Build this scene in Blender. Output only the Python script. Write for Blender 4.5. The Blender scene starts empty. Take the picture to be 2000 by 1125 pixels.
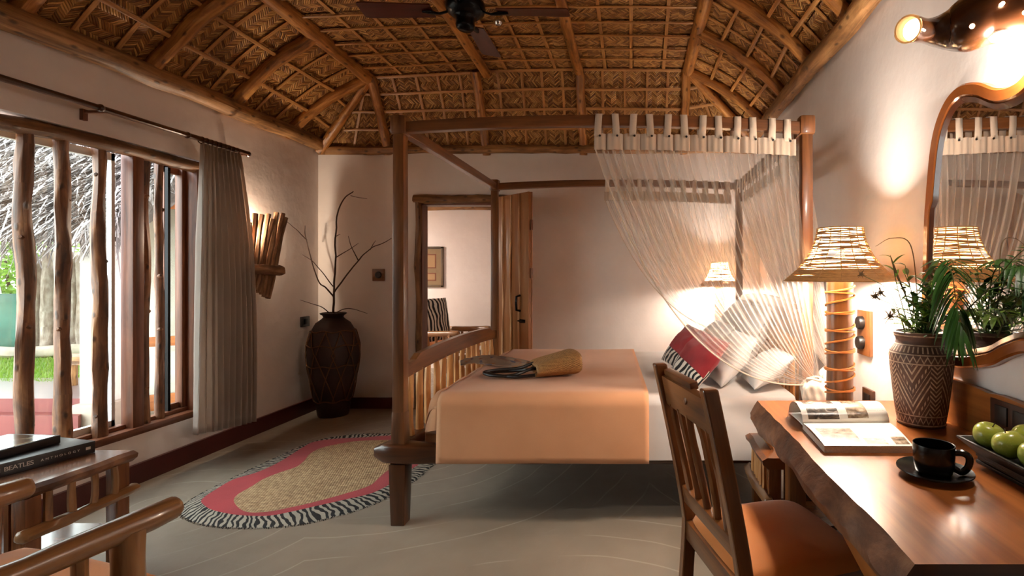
import bpy, bmesh, math, random
from math import sin, cos, pi, radians as R
from mathutils import Vector as V, Matrix, noise

# ---------------------------------------------------------------- camera, world, exposure
scene = bpy.context.scene
col = scene.collection
F_PX, VX, VY, CAM_H = 1000.0, 1245.0, 538.0, 1.30          # focal length in pixels of a 2000 px wide frame, vanishing point
cam_d = bpy.data.cameras.new('camera')
cam_d.sensor_width = 36.0
cam_d.lens = 36.0 * F_PX / 2000.0
cam_d.shift_x = -(VX - 1000.0) / 2000.0
cam_d.shift_y = (VY - 562.5) / 2000.0
cam_d.clip_start = 0.02
cam = bpy.data.objects.new('camera', cam_d)
cam.location = (0, 0, CAM_H)
cam.rotation_euler = (pi / 2, 0, 0)
col.objects.link(cam)
scene.camera = cam

world = bpy.data.worlds.new('overcast_sky')
scene.world = world
world.use_nodes = True
bg = world.node_tree.nodes['Background']
bg.inputs[0].default_value = (0.92, 0.96, 1.0, 1)
bg.inputs[1].default_value = 3.3

sun_d = bpy.data.lights.new('sun_offscreen', 'SUN')
sun_d.energy = .8
sun_d.angle = R(20)
sun_d.color = (1.0, 0.95, 0.88)
sun = bpy.data.objects.new('sun_offscreen', sun_d)
sun.rotation_euler = (R(48), 0, R(30))
col.objects.link(sun)

vs = scene.view_settings
vs.view_transform = 'Standard'
vs.look = 'None'
vs.gamma = 1
vs.use_curve_mapping = False
vs.exposure = 1.8
scene.cycles.max_bounces = 8
scene.cycles.transparent_max_bounces = 24
scene.cycles.sample_clamp_indirect = 6.0
scene.cycles.blur_glossy = 1.0
scene.cycles.caustics_reflective = False
scene.cycles.caustics_refractive = False

# ---------------------------------------------------------------- helpers
def P(px, py, d):
    """photo pixel + depth -> point in the room"""
    return V(((px - VX) / F_PX * d, d, CAM_H - (py - VY) / F_PX * d))

def PZ(px, py, z):
    """photo pixel on the horizontal plane at height z"""
    d = (CAM_H - z) * F_PX / (py - VY)
    return P(px, py, d)

def lin(c):
    return tuple(((v / 255.0) / 12.92 if v / 255.0 <= 0.04045 else ((v / 255.0 + 0.055) / 1.055) ** 2.4) for v in c) + (1.0,)

def lerp(a, b, t):
    return a + (b - a) * t

def bez(p0, p1, p2, p3, t):
    s = 1 - t
    return p0 * s ** 3 + p1 * 3 * s * s * t + p2 * 3 * s * t * t + p3 * t ** 3

def spline(pts, n):
    """Catmull-Rom through pts, n points"""
    pts = [V(p) for p in pts]
    ext = [pts[0] * 2 - pts[1]] + pts + [pts[-1] * 2 - pts[-2]]
    out = []
    m = len(pts) - 1
    for i in range(n):
        t = i / (n - 1) * m
        k = min(int(t), m - 1)
        f = t - k
        a, b, c, d = ext[k:k + 4]
        out.append(0.5 * ((2 * b) + (c - a) * f + (2 * a - 5 * b + 4 * c - d) * f * f + (3 * b - a - 3 * c + d) * f ** 3))
    return out

def closed_spline(pts, n):
    pts = [V(p) for p in pts]
    m = len(pts)
    out = []
    for i in range(n):
        t = i / n * m
        k = int(t) % m
        f = t - int(t)
        a, b, c, d = pts[k - 1], pts[k], pts[(k + 1) % m], pts[(k + 2) % m]
        out.append(0.5 * ((2 * b) + (c - a) * f + (2 * a - 5 * b + 4 * c - d) * f * f + (3 * b - a - 3 * c + d) * f ** 3))
    return out

class MB:
    """collects faces of ONE part"""
    def __init__(self):
        self.v, self.f, self.uv, self.mi = [], [], [], []
    def face(self, idx, uvs, m=0):
        self.f.append(idx); self.uv.append(uvs); self.mi.append(m)
    def box(self, c, s, rot=None, taper=None, m=0, bev=0.0):
        """c centre, s full size; taper=(tx,ty) scales the top end"""
        c = V(c); hx, hy, hz = s[0] / 2, s[1] / 2, s[2] / 2
        M = rot if rot is not None else Matrix.Identity(3)
        tx, ty = taper if taper else (1, 1)
        ax = max(range(3), key=lambda i: s[i])
        if bev <= 0:
            b0 = len(self.v)
            for z in (-1, 1):
                kx, ky = (tx, ty) if z > 0 else (1, 1)
                for x, y in ((-1, -1), (1, -1), (1, 1), (-1, 1)):
                    self.v.append(c + M @ V((x * hx * kx, y * hy * ky, z * hz)))
            loc = [V((x * hx, y * hy, z * hz)) for z in (-1, 1) for x, y in ((-1, -1), (1, -1), (1, 1), (-1, 1))]
            for q in ((3, 2, 1, 0), (4, 5, 6, 7), (0, 1, 5, 4), (1, 2, 6, 5), (2, 3, 7, 6), (3, 0, 4, 7)):
                self.face([b0 + i for i in q], self._buv([loc[i] for i in q], ax), m)
            return self
        b = min(bev, hx * .9, hy * .9, hz * .9)
        bm = bmesh.new()
        bmesh.ops.create_cube(bm, size=1.0)
        for v in bm.verts:
            k = (tx, ty) if v.co.z > 0 else (1, 1)
            v.co = V((v.co.x * s[0] * k[0], v.co.y * s[1] * k[1], v.co.z * s[2]))
        bmesh.ops.bevel(bm, geom=bm.edges[:], offset=b, segments=2, affect='EDGES', profile=0.6)
        b0 = len(self.v)
        bm.verts.index_update()
        for v in bm.verts:
            self.v.append(c + M @ v.co)
        for f in bm.faces:
            self.face([b0 + v.index for v in f.verts], self._buv([v.co for v in f.verts], ax), m)
        bm.free()
        return self
    def _buv(self, ps, ax):
        n = (ps[1] - ps[0]).cross(ps[2] - ps[0])
        k = max(range(3), key=lambda i: abs(n[i]))
        o = [i for i in range(3) if i != k]
        if ax in o:
            u = ax; w = [i for i in o if i != ax][0]
        else:
            u, w = o
        return [(p[u], p[w] + 0.37 * k) for p in ps]
    def tube(self, pts, rad, n=8, cap=True, m=0, flat=1.0, seed=None, rough=0.0, up=None):
        pts = [V(p) for p in pts]
        k = len(pts)
        if not hasattr(rad, '__len__'):
            rad = [rad] * k
        b0 = len(self.v)
        T = []
        for i in range(k):
            t = pts[min(i + 1, k - 1)] - pts[max(i - 1, 0)]
            T.append(t.normalized() if t.length > 1e-9 else V((0, 0, 1)))
        a = V(up) if up is not None else (V((0, 0, 1)) if abs(T[0].z) < 0.9 else V((0, 1, 0)))
        N = (a - T[0] * a.dot(T[0])).normalized()
        L = 0.0; ls = []
        for i in range(k):
            if i:
                L += (pts[i] - pts[i - 1]).length
                N = (N - T[i] * N.dot(T[i]))
                N = N.normalized() if N.length > 1e-6 else T[i].orthogonal().normalized()
            B = T[i].cross(N)
            ls.append(L)
            for j in range(n):
                an = 2 * pi * j / n
                r = rad[i]
                if rough:
                    r *= 1 + rough * noise.noise(V((cos(an) * 1.7 + (seed or 0) * 3.1, sin(an) * 1.7, ls[-1] * 7)))
                self.v.append(pts[i] + (N * cos(an) * flat + B * sin(an)) * r)
        for i in range(k - 1):
            for j in range(n):
                j2 = (j + 1) % n
                r = (rad[i] + rad[i + 1]) / 2 * 2 * pi / n
                self.face([b0 + i * n + j, b0 + i * n + j2, b0 + (i + 1) * n + j2, b0 + (i + 1) * n + j],
                          [(ls[i], j * r), (ls[i], (j + 1) * r), (ls[i + 1], (j + 1) * r), (ls[i + 1], j * r)], m)
        if cap:
            for e, s in ((0, -1), (k - 1, 1)):
                q = [b0 + e * n + j for j in range(n)]
                if s < 0: q.reverse()
                self.face(q, [((self.v[i] - pts[e]).dot(N) * .3, (self.v[i] - pts[e]).dot(T[e].cross(N)) * .3) for i in q], m)
        return self
    def lathe(self, prof, n=32, c=(0, 0, 0), m=0, a0=0.0, wob=0.0):
        """prof: list of (r, z); UV u = angle fraction, v = length along the profile"""
        c = V(c); b0 = len(self.v); L = 0; ls = []
        for i, (r, z) in enumerate(prof):
            if i: L += math.hypot(r - prof[i - 1][0], z - prof[i - 1][1])
            ls.append(L)
            for j in range(n):
                an = 2 * pi * j / n + a0
                rr = r * (1 + wob * noise.noise(V((cos(an), sin(an), z * 3))))
                self.v.append(c + V((rr * cos(an), rr * sin(an), z)))
        for i in range(len(prof) - 1):
            for j in range(n):
                j2 = (j + 1) % n
                self.face([b0 + i * n + j, b0 + i * n + j2, b0 + (i + 1) * n + j2, b0 + (i + 1) * n + j],
                          [(j / n, ls[i]), ((j + 1) / n, ls[i]), ((j + 1) / n, ls[i + 1]), (j / n, ls[i + 1])], m)
        for e in (0, len(prof) - 1):
            if prof[e][0] > 1e-4:
                q = [b0 + e * n + j for j in range(n)]
                if e == 0: q.reverse()
                self.face(q, [(0, 0)] * n, m)
        return self
    def grid(self, fn, nu, nv, m=0, uvs=(1, 1), closed_u=False):
        b0 = len(self.v)
        cu = nu if closed_u else nu + 1
        for j in range(nv + 1):
            for i in range(cu):
                self.v.append(V(fn(i / nu, j / nv)))
        for j in range(nv):
            for i in range(nu):
                i2 = (i + 1) % cu
                self.face([b0 + j * cu + i, b0 + j * cu + i2, b0 + (j + 1) * cu + i2, b0 + (j + 1) * cu + i],
                          [(i / nu * uvs[0], j / nv * uvs[1]), ((i + 1) / nu * uvs[0], j / nv * uvs[1]),
                           ((i + 1) / nu * uvs[0], (j + 1) / nv * uvs[1]), (i / nu * uvs[0], (j + 1) / nv * uvs[1])], m)
        return self
    def prism(self, poly, ext, m=0):
        """poly: 3-D outline, ext: extrusion vector"""
        ext = V(ext); n = len(poly); b0 = len(self.v)
        poly = [V(p) for p in poly]
        self.v += poly + [p + ext for p in poly]
        o = poly[0]
        e1 = (poly[1] - o).normalized(); nn = ext.normalized(); e2 = nn.cross(e1)
        uv = [((p - o).dot(e1), (p - o).dot(e2)) for p in poly]
        self.face([b0 + i for i in reversed(range(n))], list(reversed(uv)), m)
        self.face([b0 + n + i for i in range(n)], uv, m)
        L = 0
        for i in range(n):
            j = (i + 1) % n; l = (poly[j] - poly[i]).length
            self.face([b0 + i, b0 + j, b0 + n + j, b0 + n + i], [(L, 0), (L + l, 0), (L + l, ext.length), (L, ext.length)], m)
            L += l
        return self
    def xform(self, M, start=0):
        for i in range(start, len(self.v)):
            self.v[i] = M @ self.v[i]
        return self
    def build(self, name, mat, parent=None, smooth=True, world=True, origin=None, solid=0.0, sub=0, bev=0.0):
        me = bpy.data.meshes.new(name)
        vs_ = self.v
        if parent is not None and world:
            I = root_matrix(parent).inverted()
            vs_ = [I @ v for v in vs_]
        if origin is not None:
            o_ = V(origin); vs_ = [v - o_ for v in vs_]
        me.from_pydata([tuple(v) for v in vs_], [], self.f)
        ul = me.uv_layers.new(name='UVMap')
        flat = []
        for u in self.uv:
            for a in u: flat += [a[0], a[1]]
        ul.data.foreach_set('uv', flat)
        mats = mat if isinstance(mat, (list, tuple)) else [mat]
        for x in mats: me.materials.append(x)
        me.polygons.foreach_set('material_index', self.mi)
        me.polygons.foreach_set('use_smooth', [bool(smooth)] * len(self.f))
        me.update()
        if smooth and smooth is not True:
            pass
        if smooth:
            try: me.set_sharp_from_angle(angle=R(42))
            except Exception: pass
        o = bpy.data.objects.new(name, me)
        col.objects.link(o)
        if parent is not None: o.parent = parent
        if origin is not None: o.location = origin
        if solid:
            s = o.modifiers.new('thickness', 'SOLIDIFY'); s.thickness = solid; s.offset = 0
        if bev:
            b = o.modifiers.new('bevel', 'BEVEL'); b.width = bev; b.segments = 2; b.limit_method = 'ANGLE'
        if sub:
            s = o.modifiers.new('smooth', 'SUBSURF'); s.levels = sub; s.render_levels = sub
        return o

def root_matrix(o):
    M = Matrix.Identity(4)
    while o is not None:
        M = (Matrix.Translation(o.location) @ o.rotation_euler.to_matrix().to_4x4()) @ M
        o = o.parent
    return M

def tag(o, label=None, cat=None, group=None, kind=None):
    if label: o['label'] = label
    if cat: o['category'] = cat
    if group: o['group'] = group
    if kind: o['kind'] = kind
    return o

def thing(name, loc, label, cat, rz=0.0, group=None, kind=None):
    o = bpy.data.objects.new(name, None)
    o.empty_display_size = 0.1
    o.location = loc
    o.rotation_euler = (0, 0, rz)
    col.objects.link(o)
    return tag(o, label, cat, group, kind)

def copy_tree(o, parent=None):
    c = o.copy(); col.objects.link(c); c.parent = parent
    for ch in list(o.children): copy_tree(ch, c)
    return c

def rough_path(p0, p1, k, wob, seed, bend=(0, 0, 0)):
    """wandering branch axis"""
    p0, p1 = V(p0), V(p1); t = (p1 - p0)
    a = t.orthogonal().normalized(); b = t.normalized().cross(a)
    out = []
    for i in range(k):
        f = i / (k - 1)
        w = sin(pi * f) ** 0.5 if 0 < f < 1 else 0
        n1 = noise.noise(V((seed * 7.13, f * t.length * 2.2, 0.5))); n2 = noise.noise(V((seed * 3.7 + 9, f * t.length * 2.2, 4.5)))
        out.append(p0 + t * f + (a * n1 + b * n2) * wob * 2 * w + V(bend) * (4 * f * (1 - f)))
    return out

def log(mb, p0, p1, r0, r1=None, k=9, n=9, wob=0.012, seed=0, rough=0.22, bend=(0, 0, 0), cap_round=False):
    r1 = r0 if r1 is None else r1
    pts = rough_path(p0, p1, k, wob, seed, bend)
    rad = [lerp(r0, r1, i / (k - 1)) * (1 + 0.16 * noise.noise(V((seed * 5.3, i * 0.9, 2.2)))) for i in range(k)]
    if cap_round:
        t0 = (pts[0] - pts[1]).normalized(); t1 = (pts[-1] - pts[-2]).normalized()
        pts = [pts[0] + t0 * r0 * .5, pts[0] + t0 * r0 * .35] + pts + [pts[-1] + t1 * r1 * .35, pts[-1] + t1 * r1 * .5]
        rad = [rad[0] * .45, rad[0] * .8] + rad + [rad[-1] * .8, rad[-1] * .45]
    mb.tube(pts, rad, n=n, seed=seed, rough=rough)
    return mb

def light(name, kind, loc, energy, color, parent=None, size=0.05, **kw):
    d = bpy.data.lights.new(name, kind)
    d.energy = energy; d.color = color
    if kind in ('POINT', 'SPOT'): d.shadow_soft_size = size
    for k_, v_ in kw.items(): setattr(d, k_, v_)
    o = bpy.data.objects.new(name, d)
    col.objects.link(o)
    if parent is not None:
        o.parent = parent
        loc = root_matrix(parent).inverted() @ V(loc)
    o.location = loc
    return o

# ---------------------------------------------------------------- materials
class NT:
    def __init__(self, name):
        self.mat = bpy.data.materials.new(name)
        self.mat.use_nodes = True
        self.t = self.mat.node_tree
        self.bsdf = self.t.nodes['Principled BSDF']
        self.out = self.t.nodes['Material Output']
    def n(self, typ, **kw):
        nd = self.t.nodes.new(typ)
        for k_, v_ in kw.items():
            if k_ == 'ins':
                for a, b in v_.items(): self.set(nd, a, b)
            else: setattr(nd, k_, v_)
        return nd
    def set(self, nd, key, val):
        s = nd.inputs[key]
        if hasattr(val, 'is_output') or isinstance(val, bpy.types.NodeSocket): self.t.links.new(val, s)
        elif isinstance(val, bpy.types.Node): self.t.links.new(val.outputs[0], s)
        else: s.default_value = val
    def math(self, op, a, b=None, c=None):
        nd = self.n('ShaderNodeMath', operation=op)
        self.set(nd, 0, a)
        if b is not None: self.set(nd, 1, b)
        if c is not None: self.set(nd, 2, c)
        return nd.outputs[0]
    def mix(self, fac, a, b):
        nd = self.n('ShaderNodeMix', data_type='RGBA')
        self.set(nd, 0, fac); self.set(nd, 6, a); self.set(nd, 7, b)
        return nd.outputs[2]
    def fmix(self, fac, a, b):
        nd = self.n('ShaderNodeMix', data_type='FLOAT')
        self.set(nd, 0, fac); self.set(nd, 2, a); self.set(nd, 3, b)
        return nd.outputs[0]
    def ramp(self, fac, stops, interp='LINEAR'):
        nd = self.n('ShaderNodeValToRGB')
        nd.color_ramp.interpolation = interp
        el = nd.color_ramp.elements
        while len(el) < len(stops): el.new(0.5)
        for e, (p, c) in zip(el, stops):
            e.position = p; e.color = c if len(c) == 4 else tuple(c) + (1,)
        self.set(nd, 0, fac)
        return nd.outputs[0]
    def uv(self, scale=(1, 1, 1), obj=False, rnd=True, rot=(0, 0, 0)):
        tc = self.n('ShaderNodeTexCoord')
        mp = self.n('ShaderNodeMapping')
        self.set(mp, 0, tc.outputs['Object' if obj else 'UV'])
        mp.inputs['Scale'].default_value = scale
        mp.inputs['Rotation'].default_value = rot
        if rnd:
            oi = self.n('ShaderNodeObjectInfo')
            r = self.math('MULTIPLY', oi.outputs['Random'], 37.0)
            cb = self.n('ShaderNodeCombineXYZ'); self.set(cb, 0, r); self.set(cb, 1, r); self.set(cb, 2, r)
            self.set(mp, 'Location', cb.outputs[0])
        return mp.outputs[0]
    def noise(self, vec, scale=5, detail=4, rough=0.55, dist=0.0):
        nd = self.n('ShaderNodeTexNoise')
        if vec is not None: self.set(nd, 'Vector', vec)
        nd.inputs['Scale'].default_value = scale; nd.inputs['Detail'].default_value = detail
        nd.inputs['Roughness'].default_value = rough; nd.inputs['Distortion'].default_value = dist
        return nd.outputs[0]
    def bump(self, h, strength=0.2, dist=0.01, prev=None):
        nd = self.n('ShaderNodeBump')
        nd.inputs['Strength'].default_value = strength; nd.inputs['Distance'].default_value = dist
        self.set(nd, 'Height', h)
        if prev is not None: self.set(nd, 'Normal', prev)
        return nd.outputs[0]
    def fin(self, color=None, rough=None, normal=None, **kw):
        if color is not None: self.set(self.bsdf, 'Base Color', color)
        if rough is not None: self.set(self.bsdf, 'Roughness', rough)
        if normal is not None: self.set(self.bsdf, 'Normal', normal)
        for k_, v_ in kw.items(): self.set(self.bsdf, k_, v_)
        return self.mat

def m_plain(name, c, rough=0.6, var=0.12, scale=8, bump=0.0, bscale=60, **kw):
    t = NT(name); c = lin(c)
    v = t.uv(obj=True)
    n1 = t.noise(v, scale, 4)
    dark = tuple(x * (1 - var) for x in c[:3]) + (1,); li = tuple(min(1, x * (1 + var)) for x in c[:3]) + (1,)
    colr = t.ramp(n1, [(0.3, dark), (0.7, li)])
    nrm = t.bump(t.noise(v, bscale, 3), bump, 0.004) if bump else None
    return t.fin(colr, rough, nrm, **kw)

def m_wood(name, dark, light_, rough=0.4, along=2.2, across=34.0, bump=0.12, ring=0.0, coat=0.0):
    """grain runs along U"""
    t = NT(name)
    v = t.uv((along, across, 1))
    n1 = t.noise(v, 1.0, 6, 0.6, 0.6)
    v2 = t.uv((along * .5, across * .14, 1))
    n2 = t.noise(v2, 1.6, 3, 0.5, 1.2)
    s = t.math('ADD', t.math('MULTIPLY', n1, 0.6), t.math('MULTIPLY', n2, 0.4))
    d, l = lin(dark), lin(light_)
    mid = tuple((a + b) / 2 for a, b in zip(d, l))
    c = t.ramp(s, [(0.34, d), (0.5, mid), (0.66, l)])
    nrm = t.bump(n1, bump, 0.006)
    return t.fin(c, rough, nrm, **({'Coat Weight': coat, 'Coat Roughness': 0.12} if coat else {}))

def m_bark(name, dark, mid, light_, rough=0.75, bump=0.6, along=3.0, across=14.0):
    t = NT(name)
    v = t.uv((along, across, 1))
    n1 = t.noise(v, 1.0, 7, 0.65, 0.4)
    n2 = t.noise(t.uv((6, 6, 1)), 1.3, 3)
    s = t.math('ADD', t.math('MULTIPLY', n1, 0.65), t.math('MULTIPLY', n2, 0.35))
    c = t.ramp(s, [(0.33, lin(dark)), (0.5, lin(mid)), (0.68, lin(light_))])
    return t.fin(c, rough, t.bump(s, bump, 0.012))

def m_weave():
    """bamboo matting: columns of slanting splints that change direction, herringbone fashion"""
    t = NT('woven_bamboo_mat')
    v = t.uv((1, 1, 1))
    wob = t.noise(t.uv((9, 9, 1)), 1.0, 2)
    sp = t.n('ShaderNodeSeparateXYZ'); t.set(sp, 0, v)
    x = t.math('ADD', t.math('DIVIDE', sp.outputs[0], .050), t.math('MULTIPLY', wob, .35)); y = t.math('DIVIDE', sp.outputs[1], .0165)
    c_ = t.math('FLOOR', x); fx = t.math('FRACT', x)
    sgn = t.math('SUBTRACT', t.math('MULTIPLY', t.math('FLOORED_MODULO', c_, 2.0), 2.0), 1.0)
    s = t.math('ADD', t.math('ADD', y, t.math('MULTIPLY', t.math('MULTIPLY', sgn, fx), 2.3)), t.math('MULTIPLY', c_, .43))
    k = t.math('FLOOR', s); fs = t.math('FRACT', s)
    def prof(f, p):
        q = t.math('ABSOLUTE', t.math('MULTIPLY', t.math('SUBTRACT', f, .5), 2.0))
        return t.math('SUBTRACT', 1.0, t.math('POWER', q, p))
    h = t.math('MULTIPLY', prof(fs, 3.0), t.math('ADD', .35, t.math('MULTIPLY', prof(fx, 4.0), .65)))
    cb = t.n('ShaderNodeCombineXYZ'); t.set(cb, 0, c_); t.set(cb, 1, k)
    wn = t.n('ShaderNodeTexWhiteNoise', noise_dimensions='2D'); t.set(wn, 0, cb.outputs[0])
    c = t.ramp(wn.outputs[0], [(0.0, lin((122, 75, 33))), (0.45, lin((168, 112, 54))), (1.0, lin((218, 164, 94)))])
    blot = t.noise(t.uv((1.6, 1.6, 1)), 2.0, 3)
    c = t.mix(t.ramp(blot, [(0.42, (0, 0, 0, 1)), (0.75, (0.4, 0.4, 0.4, 1))]), c, lin((98, 54, 22)))
    return t.fin(c, 0.45, t.bump(h, 0.9, 0.009))

def m_zebra(name, scale=7.0, white=(232, 224, 210), black=(26, 22, 24), radial=False):
    t = NT(name)
    v = t.uv((scale, scale, 1), rnd=False)
    nd = t.n('ShaderNodeTexWave', wave_type='BANDS', bands_direction='X')
    t.set(nd, 'Vector', v)
    nd.inputs['Scale'].default_value = 1.0; nd.inputs['Distortion'].default_value = 7.0
    nd.inputs['Detail'].default_value = 1.5; nd.inputs['Detail Scale'].default_value = 0.8
    c = t.ramp(nd.outputs[0], [(0.42, lin(black)), (0.52, lin(white))])
    return t.fin(c, 0.85, t.bump(t.noise(t.uv((300, 300, 1)), 1.0, 2), 0.2, 0.002))

def m_fabric(name, c, c2=None, rough=0.9, weave=420.0, bump=0.25, var=0.1, sheen=0.2):
    t = NT(name)
    v = t.uv(obj=True)
    big = t.noise(v, 3.0, 3)
    a = lin(c); b = lin(c2) if c2 else tuple(x * (1 - var) for x in a[:3]) + (1,)
    colr = t.ramp(big, [(0.35, b), (0.65, a)])
    fine = t.noise(v, weave, 2)
    colr = t.mix(t.math('MULTIPLY', fine, 0.18), colr, tuple(x * .6 for x in a[:3]) + (1,))
    return t.fin(colr, rough, t.bump(fine, bump, 0.002), **{'Sheen Weight': sheen})

def m_emit(name, c, s):
    t = NT(name)
    return t.fin(lin(c), 0.6, None, **{'Emission Color': lin(c), 'Emission Strength': s})

def m_leaf(name, c, c2, trans=0.25):
    t = NT(name)
    n1 = t.noise(t.uv((5, 2, 1)), 2.0, 3)
    colr = t.ramp(n1, [(0.3, lin(c)), (0.7, lin(c2))])
    tr = t.n('ShaderNodeBsdfTranslucent'); t.set(tr, 0, colr)
    t.fin(colr, 0.42)
    mx = t.n('ShaderNodeMixShader', ins={0: trans}); t.set(mx, 1, t.bsdf.outputs[0]); t.set(mx, 2, tr.outputs[0])
    t.t.links.new(mx.outputs[0], t.out.inputs[0])
    return t.mat

def m_net(name, c, dens=0.2, fold=0.55, freq=90.0):
    """fine mosquito netting: open weave lets most light through, gathered threads are denser"""
    t = NT(name)
    v = t.uv((freq, 1.2, 1), rnd=False)
    n1 = t.noise(v, 1.0, 3, 0.6, 0.3)
    a = t.ramp(n1, [(0.45, (dens,) * 3 + (1,)), (0.72, (fold,) * 3 + (1,))])
    df = t.n('ShaderNodeBsdfDiffuse', ins={0: lin(c)})
    tl = t.n('ShaderNodeBsdfTranslucent', ins={0: lin(c)})
    m1 = t.n('ShaderNodeMixShader', ins={0: 0.5}); t.set(m1, 1, df.outputs[0]); t.set(m1, 2, tl.outputs[0])
    tp = t.n('ShaderNodeBsdfTransparent')
    m2 = t.n('ShaderNodeMixShader'); t.set(m2, 0, a); t.set(m2, 1, tp.outputs[0]); t.set(m2, 2, m1.outputs[0])
    t.t.links.new(m2.outputs[0], t.out.inputs[0])
    return t.mat

def m_glass(name, tint=(255, 255, 255), refl=0.07):
    t = NT(name)
    tp = t.n('ShaderNodeBsdfTransparent', ins={0: lin(tint)})
    gl = t.n('ShaderNodeBsdfGlossy', ins={1: 0.03})
    m = t.n('ShaderNodeMixShader', ins={0: refl}); t.set(m, 1, tp.outputs[0]); t.set(m, 2, gl.outputs[0])
    t.t.links.new(m.outputs[0], t.out.inputs[0])
    return t.mat

def m_plaster(name, c, c2):
    t = NT(name)
    v = t.uv(obj=True, rnd=False)
    big = t.noise(v, 0.9, 5, 0.6)
    md = t.noise(v, 6.0, 5, 0.6)
    colr = t.ramp(big, [(0.35, lin(c2)), (0.62, lin(c))])
    colr = t.mix(t.math('MULTIPLY', md, 0.16), colr, lin((150, 128, 116)))
    h = t.math('ADD', t.math('MULTIPLY', t.noise(v, 2.2, 4), 1.0), t.math('MULTIPLY', t.noise(v, 14, 4), 0.25))
    return t.fin(colr, 0.82, t.bump(h, 0.16, 0.05))

def m_floor():
    t = NT('trowelled_cement')
    tc = t.n('ShaderNodeTexCoord'); v = tc.outputs['Object']
    big = t.noise(v, 0.8, 4)
    colr = t.ramp(big, [(0.3, lin((132, 118, 103))), (0.7, lin((164, 150, 134)))])
    # sweeping trowel arcs: thin rings around scattered centres
    wob = t.n('ShaderNodeMapping'); t.set(wob, 0, v); wob.inputs['Scale'].default_value = (1, 1, 0)
    nz = t.n('ShaderNodeTexNoise'); t.set(nz, 'Vector', wob.outputs[0]); nz.inputs['Scale'].default_value = 1.1
    add = t.n('ShaderNodeVectorMath', operation='MULTIPLY_ADD'); t.set(add, 0, nz.outputs['Color']); add.inputs[1].default_value = (0.07, 0.07, 0); t.set(add, 2, wob.outputs[0])
    hs = []
    for sc, seed, fr, wdt in ((0.5, 0.0, 15.0, 0.06), (0.42, 3.7, 12.0, 0.05)):
        of = t.n('ShaderNodeVectorMath', operation='ADD'); t.set(of, 0, add.outputs[0]); of.inputs[1].default_value = (seed, seed * 1.7, 0)
        vo = t.n('ShaderNodeTexVoronoi', voronoi_dimensions='2D'); t.set(vo, 'Vector', of.outputs[0]); vo.inputs['Scale'].default_value = sc
        fr_ = t.math('FRACT', t.math('ADD', t.math('MULTIPLY', vo.outputs['Distance'], fr), t.math('MULTIPLY', t.noise(v, 1.2, 2), .7)))
        ln = t.math('LESS_THAN', fr_, wdt)
        gate = t.ramp(t.noise(of.outputs[0], 1.9, 2), [(0.40, (0, 0, 0, 1)), (0.52, (1, 1, 1, 1))])
        hs.append(t.math('MULTIPLY', ln, gate))
    lines = t.math('MAXIMUM', hs[0], hs[1])
    colr = t.mix(t.math('MULTIPLY', hs[1], 0.30), colr, lin((214, 203, 188)))  # pale tint on one set of arcs paints in the groove highlights
    fine = t.noise(v, 45, 4)
    h = t.math('ADD', t.math('MULTIPLY', lines, 0.8), t.math('ADD', t.math('MULTIPLY', fine, 0.18), t.math('MULTIPLY', t.noise(v, 5, 3), 0.5)))
    rg = t.ramp(t.noise(v, 7, 3), [(0.3, (0.36, 0.36, 0.36, 1)), (0.7, (0.52, 0.52, 0.52, 1))])
    return t.fin(colr, rg, t.bump(h, 0.45, 0.006))

def m_pole(name, dark, mid, light_, rough=.45):
    """peeled pole: fine grain, darker weathered blotches and small knots"""
    t = NT(name)
    g = t.noise(t.uv((2.0, 42, 1)), 1.0, 6, .65, .4)
    bl = t.noise(t.uv((3.2, 9, 1)), 1.0, 4, .6, .8)
    kn = t.n('ShaderNodeTexVoronoi', voronoi_dimensions='2D'); t.set(kn, 'Vector', t.uv((5.5, 11, 1))); kn.inputs['Scale'].default_value = 1.0
    s = t.math('ADD', t.math('MULTIPLY', g, .5), t.math('MULTIPLY', bl, .5))
    c = t.ramp(s, [(.36, lin(dark)), (.5, lin(mid)), (.64, lin(light_))])
    k = t.ramp(kn.outputs['Distance'], [(.05, (1, 1, 1, 1)), (.14, (0, 0, 0, 1))])
    c = t.mix(t.math('MULTIPLY', k, .75), c, tuple(x * .35 for x in lin(dark)[:3]) + (1,))
    return t.fin(c, rough, t.bump(t.math('ADD', s, t.math('MULTIPLY', k, .4)), .45, .01))

M = {}
M['plaster'] = m_plaster('lime_plaster', (236, 226, 220), (225, 214, 208))
M['floor'] = m_floor()
M['skirting'] = m_plain('oxide_red_skirting', (78, 26, 22), 0.4, 0.15, 6, 0.1)
M['weave'] = m_weave()
M['batten'] = m_wood('split_bamboo_batten', (142, 88, 42), (206, 150, 86), 0.34, 3, 60, 0.1)
M['pole'] = m_pole('peeled_roof_pole', (98, 57, 23), (160, 103, 48), (206, 146, 78), .4)
M['eave'] = m_pole('weathered_eave_pole', (84, 54, 28), (138, 96, 54), (182, 134, 84), .55)
M['post'] = m_wood('bed_teak', (78, 43, 20), (136, 84, 44), 0.36, 2.0, 30, 0.08, coat=0.25)
M['rail'] = m_wood('dark_bed_rail', (46, 23, 11), (94, 52, 25), 0.28, 2.0, 30, 0.1, coat=0.3)
M['stick'] = m_wood('pale_peeled_stick', (168, 106, 56), (222, 168, 106), 0.4, 3.0, 40, 0.15)
M['barlog'] = m_pole('window_bar_log', (58, 33, 19), (112, 70, 42), (158, 108, 68), .5)
M['winwood'] = m_wood('window_frame_wood', (76, 40, 24), (140, 84, 56), 0.42, 2.2, 30, 0.12)
M['lintel'] = m_pole('lintel_log', (70, 44, 24), (112, 74, 42), (150, 106, 64), .55)
M['desk'] = m_wood('polished_live_edge_wood', (100, 51, 19), (172, 104, 50), 0.32, 1.1, 16, 0.02, coat=0.12)
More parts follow.
